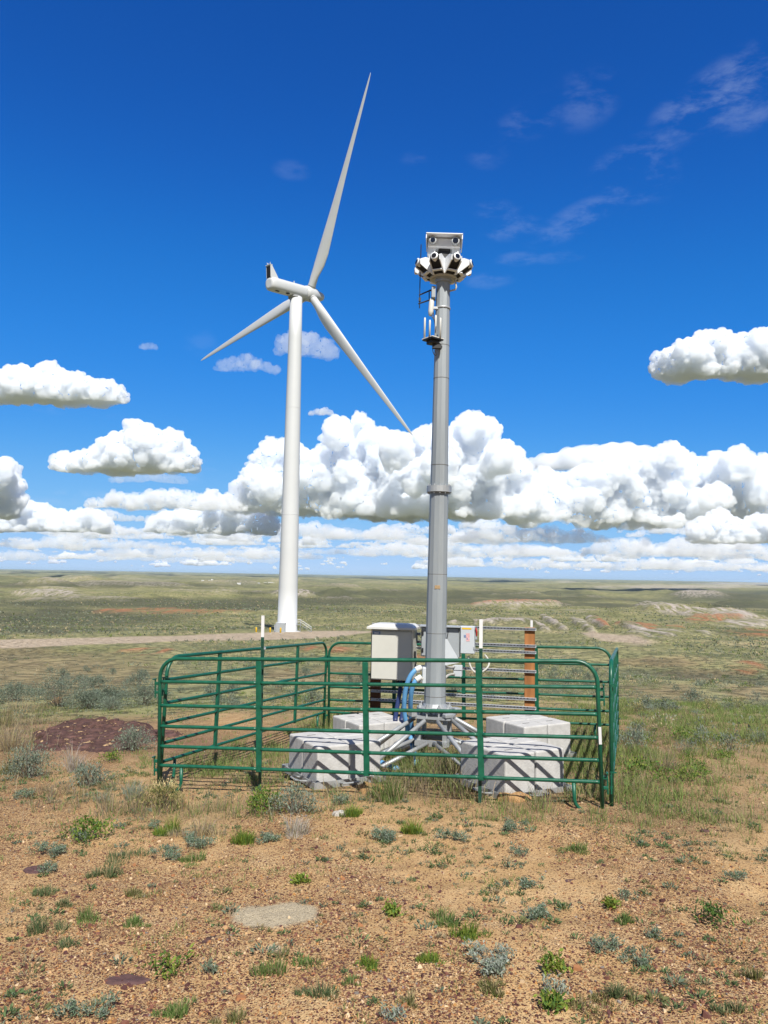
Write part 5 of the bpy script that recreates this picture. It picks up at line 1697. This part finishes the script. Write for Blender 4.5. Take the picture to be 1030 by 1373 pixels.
stone('rock_outcrop', 'rock', 62, 1012, 160, 50, 'broad maroon rock outcrop with cracks at the left of the corral', .075, 5, .2, 2.0, 'rock outcrop')
stone('rock_outcrop', 'rock', 142, 1008, 100, 40, 'lower maroon rock outcrop, joined to the right side of the broad one', .06, 8, -.1, 1.6, 'rock outcrop')
stone('rock_outcrop', 'rock', 205, 990, 70, 18, 'flat maroon rock behind the left end of the front panel', .06, 9, 0, .9, 'rock outcrop')
stone('flat_stone', 'rock_dark', 165, 1320, 58, 12, 'long maroon flat stone lying on gravel at lower left', .09, 11, .06, .42)
stone('flat_stone', 'rock_dark', 43, 1172, 32, 18, 'dark flat stone between two teal mats at the left edge', .12, 12, .5, 1.0)
stone('flat_stone', 'rock_dark', 776, 1187, 32, 9, 'dark flat stone on bare soil right of the narrow teal mat', .06, 13, 0, .8)
stone('flat_stone', 'rock', 284, 1266, 36, 12, 'maroon flat stone sunk in gravel left of the pale sand patch', .05, 14, .2, .9)
stone('stone', 'rock_pale', 456, 1095, 20, 8, 'pale stone before the left front tray', .3, 15)
stone('stone', 'rock_dark', 947, 1116, 12, 6, 'small dark grey stone on gravel at the right edge of the grass', .35, 16)
stone('stone', 'rock_tan', 545, 998, 14, 16, 'tan rock standing behind the mast arms', .9, 17)
stone('stone', 'rock_tan', 497, 1064, 34, 12, 'tan clod under the right corner of the left front tray', .35, 18)
stone('stone', 'rock_tan', 690, 1076, 46, 8, 'tan clod under the front corner of the right front tray', .2, 19)
stone('stone', 'rock_tan', 75, 944, 14, 8, 'orange stone beneath the largest sagebrush', .6, 20)
stone('stone', 'rock_pale', 185, 975, 8, 5, 'small white stone right of the maroon outcrop', .5, 21)


def build_gravel():
    rng = np.random.default_rng(9)
    n = 120000
    th = rng.uniform(-.56, .56, n); r = np.exp(rng.uniform(math.log(2.2), math.log(10.5), n))
    P = np.stack([r * np.sin(th), r * np.cos(th), 0 * r], 1)
    P[:, 2] = ground_z(P[:, 0], P[:, 1])
    z = ground_zones(P)
    keep = rng.random(n) < (.2 + .8 * z['chips']) * (1 - .96 * z['sand']) * (1 - .6 * z['lush'])
    P, r = P[keep], r[keep]
    n = len(P)
    s = rng.lognormal(math.log(.0044), .5, n)
    a = rng.uniform(0, 6.28, n)
    # flat five-cornered chips
    ang = a[:, None] + np.linspace(0, 2 * math.pi, 5, endpoint=False)[None] + rng.uniform(-.3, .3, (n, 5))
    rad = s[:, None] * rng.uniform(.6, 1.25, (n, 5)); el = rng.uniform(.45, 1, n)[:, None]
    cx_ = rad * np.cos(ang); cy_ = rad * np.sin(ang) * el
    ca, sa = np.cos(a)[:, None], np.sin(a)[:, None]
    X = cx_ * ca - cy_ * sa; Y = cx_ * sa + cy_ * ca
    tx, ty = rng.normal(0, .22, (2, n))
    h = s * rng.uniform(.25, .8, n)
    bot = np.stack([P[:, None, 0] + X * 1.1, P[:, None, 1] + Y * 1.1, P[:, None, 2] - .003 + 0 * X], -1)
    top = np.stack([P[:, None, 0] + X * .8, P[:, None, 1] + Y * .8, P[:, None, 2] + h[:, None] + X * tx[:, None] + Y * ty[:, None]], -1)
    V = np.concatenate([bot, top], 1).reshape(-1, 3)
    k = np.arange(n)[:, None] * 10
    Fl = []
    for q in range(5):
        e = (q + 1) % 5
        Fl += [k + np.array([[q, e, 5 + e]]), k + np.array([[q, 5 + e, 5 + q]])]
    for q in (1, 2, 3): Fl.append(k + np.array([[5, 5 + q, 5 + q + 1]]))
    F = np.concatenate(Fl)
    pal = np.array([[.10, .042, .038], [.15, .065, .05], [.21, .09, .06], [.34, .155, .07], [.52, .32, .16], [.60, .44, .27], [.47, .24, .08], [.24, .21, .19]])
    pr = np.array([.24, .20, .13, .10, .15, .10, .05, .03])
    c = .82 * pal[rng.choice(8, n, p=pr)] * rng.uniform(.75, 1.2, (n, 1))
    C = np.repeat(np.concatenate([c, np.ones((n, 1))], 1), 10, 0)
    m = vcol_mat('stone_chip', .9, 0)
    o = link('gravel', np_mesh('gravel', V, F, m, False, {'tint': C}))
    tag(o, 'maroon, tan and cream stone chips scattered over the foreground soil', 'gravel', kind='stuff')


build_gravel()


def dead_branch():
    p = hit(838, 868); q = hit(856, 866.5)
    a = Vector(p); b = Vector((q[0], a.y + .3, a.z + .28))
    o = MB().tube([a + Vector((-.1, 0, .1)), a.lerp(b, .4) + Vector((0, 0, .08)), b], [.035, .028, .015], 6).tube([a.lerp(b, .5) + Vector((0, 0, .08)), a.lerp(b, .8) + Vector((0, -.1, .2))], [.018, .008], 6).build('dead_branch', M['twig'])
    tag(o, 'dark dead branch poking out beyond the right end of the back panel', 'branch')


dead_branch()
# ---------------------------------------------------------------- far settlement and power line
def far_things():
    rng = random.Random(3)
    for (px, py, w_, h_, mat, lab) in ((272, 779.5, 3, 1.6, 'shed', 'leftmost tiny white building of the far settlement'), (281, 779.6, 3, 1.5, 'shed', None), (284.5, 778.6, 2.6, 2.0, 'shed', None), (295, 780.6, 3, 1.2, 'shed_grey', 'single grey low building in the left cluster of the far settlement'), (300.3, 779.2, 3.4, 1.6, 'shed', None),
                                       (320.6, 783.6, 4.6, 2.0, 'shed', None), (324.6, 782.8, 2.4, 1.8, 'shed', None), (347, 783.0, 3, 1.6, 'shed_grey', 'grey low building in the middle of the right cluster, far settlement'), (356, 782.4, 4, 1.5, 'shed_grey', 'grey building beside the longest white shed of the far settlement'), (362.6, 782.6, 6.0, 1.9, 'shed', 'longest white shed of the far settlement, just left of the turbine tower'), (367, 782.9, 2, 1.5, 'shed', None)):
        p = hit(px, py)
        D = p[1]
        if D > 14000 or D < 1500:
            q = at(px, py, 6500.0); p = np.array([q[0], q[1], gz(q[0], q[1])]); D = 6500.0
        W = w_ / FPX * D; H = h_ / FPX * D
        r = empty('far_building', p, rng.uniform(-.2, .2))
        tag(r, lab or 'tiny white building of the far settlement', 'building', 'white buildings of the far settlement')
        MB().box((0, 0, H * .3), (W, W * .5, H * 1.0)).build('wall', M[mat], r)
        MB().prism([(-W * .53, H * .8), (W * .53, H * .8), (W * .5, H * 1.05), (-W * .5, H * 1.05)], -W * .28, W * .28).build('roof', M['shed'], r)
    for i, (px, py) in enumerate(((748, 805), (751.5, 804.5))):
        p = hit(px, py)
        D = min(p[1], 2500)
        if D != p[1]: q = at(px, py, D); p = np.array([q[0], q[1], gz(q[0], q[1])])
        H = 9.5 / FPX * D
        r = empty('power_pole', p)
        tag(r, ('left' if i == 0 else 'right') + ' pole of the pair of thin dark power poles far out on the plain', 'power pole', 'power poles on the plain')
        MB().tube([(0, 0, -1), (0, 0, H)], [H * .022, H * .016], 6).build('pole', M['twig'], r)
        MB().box((0, 0, H * .92), (H * .2, .2, H * .02)).build('crossarm', M['twig'], r)


far_things()
# ---------------------------------------------------------------- clouds: sphere heaps on a grid, turned into one closed surface each
def cloud_material(name, mfp):
    """Water droplets: a white scattering volume; mfp is the mean free path in metres."""
    m = bpy.data.materials.new(name)
    m.use_nodes = True
    t = m.node_tree
    t.nodes.clear()
    out = nd(t, 'ShaderNodeOutputMaterial')
    v = nd(t, 'ShaderNodeVolumePrincipled')
    v.inputs['Color'].default_value = (.957, .974, .996, 1)
    v.inputs['Density'].default_value = 1.0 / mfp
    v.inputs['Anisotropy'].default_value = VOL_G
    lk(t, v.outputs[0], out.inputs['Volume'])
    return m


VOL_G = 0.0
cy.volume_bounces = 24
cy.max_bounces = 26


def vnoise3(p, seed):
    i = np.floor(p).astype(np.int64); f = p - i
    w_ = f * f * f * (f * (f * 6 - 15) + 10)
    r = 0.0
    for dx in (0, 1):
        for dy in (0, 1):
            for dz in (0, 1):
                h = _hash(i[:, 0] + dx, i[:, 1] + dy, i[:, 2] + dz, seed)
                r = r + h * (w_[:, 0] if dx else 1 - w_[:, 0]) * (w_[:, 1] if dy else 1 - w_[:, 1]) * (w_[:, 2] if dz else 1 - w_[:, 2])
    return (r - 0.5) * 2


def surface_net(G, iso=0.0):
    """Naive surface nets of a 3-D field (negative inside): vertices in index units and quads."""
    S = G < iso
    nx, ny, nz = G.shape
    acc = np.zeros((nx - 1, ny - 1, nz - 1, 3), np.float32)
    cnt = np.zeros((nx - 1, ny - 1, nz - 1), np.float32)
    corners = [(i, j, k) for i in (0, 1) for j in (0, 1) for k in (0, 1)]
    def sl(c):
        return tuple(slice(q, q + n - 1) for q, n in zip(c, (nx, ny, nz)))
    for c in corners:
        for ax in range(3):
            if c[ax]: continue
            d = list(c); d[ax] = 1
            A = G[sl(c)]; B = G[sl(d)]
            m = S[sl(c)] != S[sl(d)]
            if not m.any(): continue
            tt = A[m] / (A[m] - B[m])
            p = np.tile(np.array(c, np.float32), (len(tt), 1)); p[:, ax] += tt
            acc[m] += p; cnt[m] += 1
    act = cnt > 0
    idx = -np.ones(act.shape, np.int64)
    idx[act] = np.arange(act.sum())
    V = acc[act] / cnt[act][:, None] + np.argwhere(act)
    Fs = [np.zeros((0, 4), np.int64)]
    for ax in range(3):
        a1, a2 = (ax + 1) % 3, (ax + 2) % 3
        s0 = [slice(1, n - 1) for n in (nx, ny, nz)]; s1 = list(s0)
        s0[ax] = slice(0, -1); s1[ax] = slice(1, None)
        A = S[tuple(s0)]; B = S[tuple(s1)]
        for m, flip in ((A & ~B, False), (~A & B, True)):
            w_ = np.argwhere(m)
            if not len(w_): continue
            off = np.array([1, 1, 1]); off[ax] = 0
            base = w_ + off
            q = []
            for (u, v) in ((0, 0), (-1, 0), (-1, -1), (0, -1)):
                e = base.copy(); e[:, a1] += u; e[:, a2] += v
                q.append(idx[e[:, 0], e[:, 1], e[:, 2]])
            q = np.stack(q, 1)
            Fs.append(q[:, ::-1] if flip else q)
    return V, np.concatenate(Fs)


def heap_cloud(name, mat, profile, base, D, seed, depth=0.8, vox=1.2, r0=(9, 22), lumps=1.0, levels=2, fine=0.36, ragged=2.0, soft=None, rough=1.0):
    soft = soft or min(3.0, max(1.1, r0[1] / 5.5))
    """profile: (x, top) pairs in photo pixels; base: the pixel row of the flat underside; D: metres ahead."""
    rng = np.random.default_rng(seed)
    u = D / FPX
    px = np.array([p[0] for p in profile], float); py = np.array([p[1] for p in profile], float)
    o3 = at(px.mean(), base, D)
    ex = np.array([1.0, 0.0, 0.0])
    W = px[-1] - px[0]
    sph = []
    n = int(lumps * W * 0.22) + 4
    tries = 0
    while len(sph) < n and tries < n * 40:
        tries += 1
        x = rng.uniform(px[0], px[-1])
        top = base - np.interp(x, px, py)          # height in pixels
        if top < 2: continue
        r = min(rng.uniform(*r0), top * 0.62, max(2.0, min(x - px[0], px[-1] - x) + 2.0))
        hi = top - r
        z = hi * (rng.random() ** 0.55) if hi > 0 else 0.0
        if rng.random() < 0.45: z = hi
        y = rng.normal() * depth * 0.35 * max(top, 0.35 * np.max(base - py))
        sph.append((x - px.mean(), y, max(z, -0.2 * r), r))
    x = px[0] + 3.0
    while x < px[-1] - 2:                              # the solid body behind the lumps
        top = base - np.interp(x, px, py)
        zz = 0.0
        while zz < top * 0.8:
            r = min(rng.uniform(0.7, 1.1) * r0[1] * 0.7, max(3.0, top * 0.42), max(2.5, min(x - px[0], px[-1] - x)))
            sph.append((x - px.mean() + rng.normal() * 2, rng.normal() * 0.16 * depth * top, min(zz, top - r), r))
            zz += r * 0.9
        x += max(4.0, r0[1] * 0.4)
    allS = list(sph)
    cur = sph
    for lev in range(levels):
        nxt = []
        for (x, y, z, r) in cur:
            k = int(rng.integers(22, 34)) if lev == 0 else int(rng.integers(8, 14))
            d = rng.normal(size=(k, 3)); d[:, 1] -= 0.35; d[:, 2] += 0.35
            d /= np.linalg.norm(d, axis=1)[:, None]
            for q in d:
                rr = r * rng.uniform(fine * 0.75, fine * 1.4)
                if rr < vox * 0.9: continue
                e = r - rr * rng.uniform(-0.1, 0.45)
                nxt.append((x + q[0] * e, y + q[1] * e, z + q[2] * e * 0.95, rr))
        allS += nxt
        cur = nxt
    if not allS:
        allS = [(0.0, 0.0, 1.0, 2.0)]
    A = np.array(allS)
    lo = (A[:, :3] - A[:, 3:]).min(0) - 4 * vox; hi = (A[:, :3] + A[:, 3:]).max(0) + 4 * vox
    lo[2] = max(lo[2], -5 * vox)
    dims = np.ceil((hi - lo) / vox).astype(int) + 1
    G = np.full(dims, 6.0, np.float32)
    gx = [lo[i] + vox * np.arange(dims[i]) for i in range(3)]
    for x, y, z, r in allS:
        a = np.maximum(np.floor((np.array([x, y, z]) - r - 3 * vox - lo) / vox).astype(int), 0)
        b = np.minimum(np.ceil((np.array([x, y, z]) + r + 3 * vox - lo) / vox).astype(int) + 1, dims)
        if (b <= a).any(): continue
        X = gx[0][a[0]:b[0], None, None] - x; Y = gx[1][None, a[1]:b[1], None] - y; Z = gx[2][None, None, a[2]:b[2]] - z
        d = (np.sqrt(X * X + Y * Y + Z * Z) - r).astype(np.float32)
        s = (slice(a[0], b[0]), slice(a[1], b[1]), slice(a[2], b[2]))
        g = G[s]
        h = np.clip(0.5 + 0.5 * (g - d) / soft, 0, 1)               # a slightly rounded union
        G[s] = g * (1 - h) + d * h - 0.5 * soft * h * (1 - h)
    gxx, gyy = gx[0][:, None] + 0 * gx[1][None], gx[1][None] + 0 * gx[0][:, None]
    nb = (fbm(gxx / 34.0, gyy / 34.0, seed, 3) * 1.7 + .8 * fbm(gxx / 9.0, gyy / 9.0, seed + 1, 3) + .25) * ragged
    G = np.maximum(G, (nb[:, :, None] - gx[2][None, None, :]).astype(np.float32))
    G[0] = G[-1] = 5;  G[:, 0] = G[:, -1] = 5; G[:, :, 0] = G[:, :, -1] = 5
    V, F = surface_net(G)
    P = V * vox + lo
    # billows: push the surface out along its normals by folded noise
    if len(F) == 0: return P * u + np.asarray(o3), F, np.asarray(o3)
    q = P[F]
    fn = np.cross(q[:, 2] - q[:, 0], q[:, 3] - q[:, 1])
    vn = np.zeros_like(P)
    for c in range(4):
        for ax in range(3):
            vn[:, ax] += np.bincount(F[:, c], fn[:, ax], len(P))
    vn /= np.linalg.norm(vn, axis=1)[:, None] + 1e-9
    if rough:
        disp = 0.0
        for lam, amp, sd in ((17, 2.6, 1), (8, 1.7, 2), (4.2, .65, 3)):
            lam = lam * min(1.0, r0[1] / 14.0); amp = amp * min(1.0, r0[1] / 14.0)
            n3 = vnoise3(P / lam, seed + sd)
            disp = disp + amp * (0.75 - 1.6 * np.sqrt(n3 * n3 + 0.03))
        P = P + vn * (disp * rough * np.clip((P[:, 2] + 2) / 6, .25, 1))[:, None]
    return P * u + np.asarray(o3), F, np.asarray(o3)


CLOUD_N = [0]
def cloud(label, profile, base, D, mat, **kw):
    CLOUD_N[0] += 1
    V, F, o3 = heap_cloud('cloud', mat, profile, base, D, kw.pop('seed', CLOUD_N[0] * 7 + 3), **kw)
    mm = cloud_material('cloud_droplets', D * (mat if isinstance(mat, float) else 0.003))
    o = link('cloud', np_mesh('cloud', V - o3, F, mm, smooth=True))
    o.location = o3
    return tag(o, label, 'cloud')


cm, cm2, cm3 = 0.0046, 0.010, 0.035          # mean free path as a share of the distance: solid, thin, faint
MAIN_L = [(304, 672), (318, 655), (332, 634), (345, 615), (362, 590), (380, 590), (395, 600), (412, 604), (428, 592), (440, 572), (455, 563), (480, 558), (500, 562), (515, 575), (526, 590), (548, 590), (565, 600), (590, 640), (605, 672)]
MAIN_M = [(510, 640), (528, 600), (545, 588), (560, 580), (575, 576), (590, 568), (605, 562), (640, 562), (662, 576), (672, 596), (690, 612), (706, 636), (722, 660), (735, 680)]
MAIN_R = [(690, 660), (705, 645), (722, 636), (745, 634), (775, 634), (800, 632), (820, 620), (845, 612), (870, 605), (890, 600), (908, 602), (925, 612), (960, 610), (1000, 612), (1040, 606), (1090, 614), (1130, 660)]
cloud('towering white cumulus behind the turbine tower and lower right blade', MAIN_L, 694, 22000, .0062, seed=3, r0=(8, 20), ragged=7.5)
cloud('towering white cumulus directly behind the mast', MAIN_M, 697, 21000, .0062, seed=8, r0=(9, 22), ragged=7.5)
cloud('long cumulus bank right of the mast, reaching the right edge', MAIN_R, 706, 22500, .0062, seed=5, r0=(9, 20), ragged=10.0)
cloud('bright low cumulus in front of the right end of the long bank', [(925, 712), (938, 700), (950, 688), (962, 682), (975, 692), (1000, 694), (1030, 690), (1070, 694), (1090, 715)], 728, 17500, cm, ragged=3.5, r0=(6, 13))
cloud('cumulus heap with pointed top at left, above the low left bank', [(70, 622), (85, 611), (120, 612), (140, 600), (165, 583), (190, 574), (212, 577), (228, 578), (245, 590), (258, 603), (262, 615)], 634, 13500, cm, seed=5, ragged=4.5)
cloud('flat-bottomed white cloud at the left edge, highest on that side', [(-40, 515), (0, 506), (40, 498), (70, 492), (90, 502), (130, 512), (155, 517), (165, 528)], 541, 8500, cm, seed=6, ragged=3.5)
cloud('white cloud at the right edge, high above the long bank', [(880, 476), (910, 468), (940, 450), (955, 446), (975, 455), (990, 452), (1030, 446), (1070, 450), (1110, 480)], 508, 7500, cm, seed=7, ragged=5)
cloud('cumulus cut off by the left edge above the low bank', [(-60, 640), (-30, 612), (0, 616), (12, 628), (20, 655), (24, 675)], 694, 19000, cm, ragged=4)
cloud('low cumulus bank at the left edge', [(-40, 690), (0, 680), (30, 672), (60, 678), (90, 690), (105, 683), (125, 682), (140, 690), (148, 702)], 714, 22000, cm, r0=(5, 11), ragged=3)
cloud('grey flat cloud layer left of the turbine tower, above a low cumulus row', [(120, 672), (160, 664), (200, 660), (240, 656), (280, 662), (310, 668), (330, 678)], 684, 20000, cm2, r0=(4, 9), ragged=3, depth=2.0, soft=3.0)
cloud('low cumulus row left of the turbine tower', [(196, 702), (215, 692), (240, 686), (262, 676), (285, 660), (305, 664), (320, 676), (345, 684), (365, 690), (372, 702)], 716, 24000, cm, r0=(5, 11), ragged=3.5)
cloud('smooth lens-shaped cloud lying over the long bank', [(690, 626), (720, 612), (760, 601), (800, 594), (840, 591), (866, 595), (876, 604)], 630, 27000, cm2, r0=(10, 18), levels=0, ragged=1.0, depth=2.0, soft=9.0, rough=0.25, lumps=.6)
cloud('small cloud just right of the turbine tower, under the lower right blade', [(368, 458), (385, 450), (400, 442), (420, 446), (440, 456), (450, 466), (452, 472)], 478, 7000, cm3, r0=(4, 9), ragged=4)
cloud('faint ragged cloud left of the turbine tower, above the dark left blade tip', [(290, 486), (310, 478), (330, 474), (350, 482), (372, 490), (378, 496)], 498, 7000, cm3, r0=(3, 6), ragged=4)
cloud('tiny puff right of the turbine tower above the towering cumulus', [(414, 554), (425, 548), (438, 546), (446, 554)], 558, 9000, cm2, r0=(2.5, 5), vox=.8)
cloud('tiny puff left of the turbine, above the pointed heap', [(188, 464), (196, 459), (206, 460), (211, 466)], 468, 7000, cm3, r0=(2.5, 5), vox=.8)
cloud('thin flat cloud under the pointed heap', [(150, 640), (180, 634), (215, 633), (245, 638), (252, 644)], 648, 16000, cm3, r0=(3, 6), ragged=2)


# hazy layers under and beyond the bank
for i_, (xa, xb, yb, hh, D_, lab_) in enumerate(((310, 570, 722, 20, 30000, 'hazy low cloud layer under the towering cumulus left of the mast'), (600, 820, 728, 24, 29000, 'hazy low cloud layer under the long bank right of the mast'),
                                                (780, 1090, 748, 34, 31000, 'wide grey hazy layer below the right end of the long bank'), (-50, 240, 736, 20, 34000, 'hazy low layer at the left, under the low cumulus bank'),
                                                (390, 790, 746, 18, 40000, 'faint hazy layer low over the horizon behind the mast'), (130, 440, 748, 16, 42000, 'faint hazy layer low over the horizon behind the turbine tower'),
                                                (560, 1090, 764, 18, 70000, 'pale streak of haze cloud just above the horizon at right'), (-50, 380, 752, 12, 75000, 'pale streak of haze cloud just above the horizon at left'))):
    rng_ = np.random.default_rng(600 + i_)
    n_ = 12
    prof_ = [(xa + (xb - xa) * k / (n_ - 1), yb + (.5 * (xa + xb) - 515) * 0 - 2 - hh * math.sin(math.pi * (k + .4) / (n_ - .2)) ** .5 * rng_.uniform(.35, 1.0)) for k in range(n_)]
    cloud(lab_, prof_, yb, D_, .020, r0=(3, 8), ragged=3.0, depth=2.5, rough=1.3)


def small_clouds():
    """Fair-weather cumulus field reaching to the horizon."""
    rng = np.random.default_rng(41)
    Vs, Fs, o = [], [], 0
    i = 0
    while i < 420:
        t = rng.random()
        base = 702 + 64 * t ** .75
        x = rng.uniform(-40, 1070)
        if rng.random() > .35 + .9 * (fbm(np.array([x / 130.0]), np.array([base / 16.0]), 77, 3)[0] + .35): continue
        i += 1
        tilt = (x - 515) * .0175
        w_ = rng.lognormal(math.log(27), .55) * (1.15 - .72 * t)
        h_ = min(w_ * rng.uniform(.14, .40), 16 * (1.1 - .7 * t))
        b = base + tilt
        D = min(1800 / max((772.0 - base), 4) * 1030, 150000)
        n = 6
        prof = [(x + w_ * (k / (n - 1) - .5), b - .6 - h_ * math.sin(math.pi * (k + .6) / (n + .2)) * rng.uniform(.35, 1.15)) for k in range(n)]
        V, F, _ = heap_cloud('c', None, prof, b, D, 300 + i, depth=1.6, vox=.85, r0=(1.4, max(2.0, h_ * .55)), levels=1, ragged=1.6, rough=1.6)
        if len(F) == 0: continue
        Vs.append(V); Fs.append(F + o); o += len(V)
    V = np.concatenate(Vs); F = np.concatenate(Fs)
    ob = link('small_clouds', np_mesh('small_clouds', V, F, cloud_material('cloud_droplets', 330.0), smooth=True))
    tag(ob, 'field of small fair-weather clouds shrinking towards the horizon', 'clouds', kind='stuff')


small_clouds()

# ---------------------------------------------------------------- air
def haze():
    m = bpy.data.materials.new('haze')
    m.use_nodes = True
    t = m.node_tree
    t.nodes.clear()
    out = nd(t, 'ShaderNodeOutputMaterial')
    v = nd(t, 'ShaderNodeVolumePrincipled')
    v.inputs['Color'].default_value = (.55, .76, 1.0, 1)
    v.inputs['Density'].default_value = 0.8e-5
    v.inputs['Anisotropy'].default_value = 0.0
    lk(t, v.outputs[0], out.inputs['Volume'])
    o = MB().box((0, 0, (-330 + 150) / 2), (330000, 330000, 480)).build('haze', m)
    tag(o, 'thin blue haze over the plain', 'haze', kind='stuff')


haze()
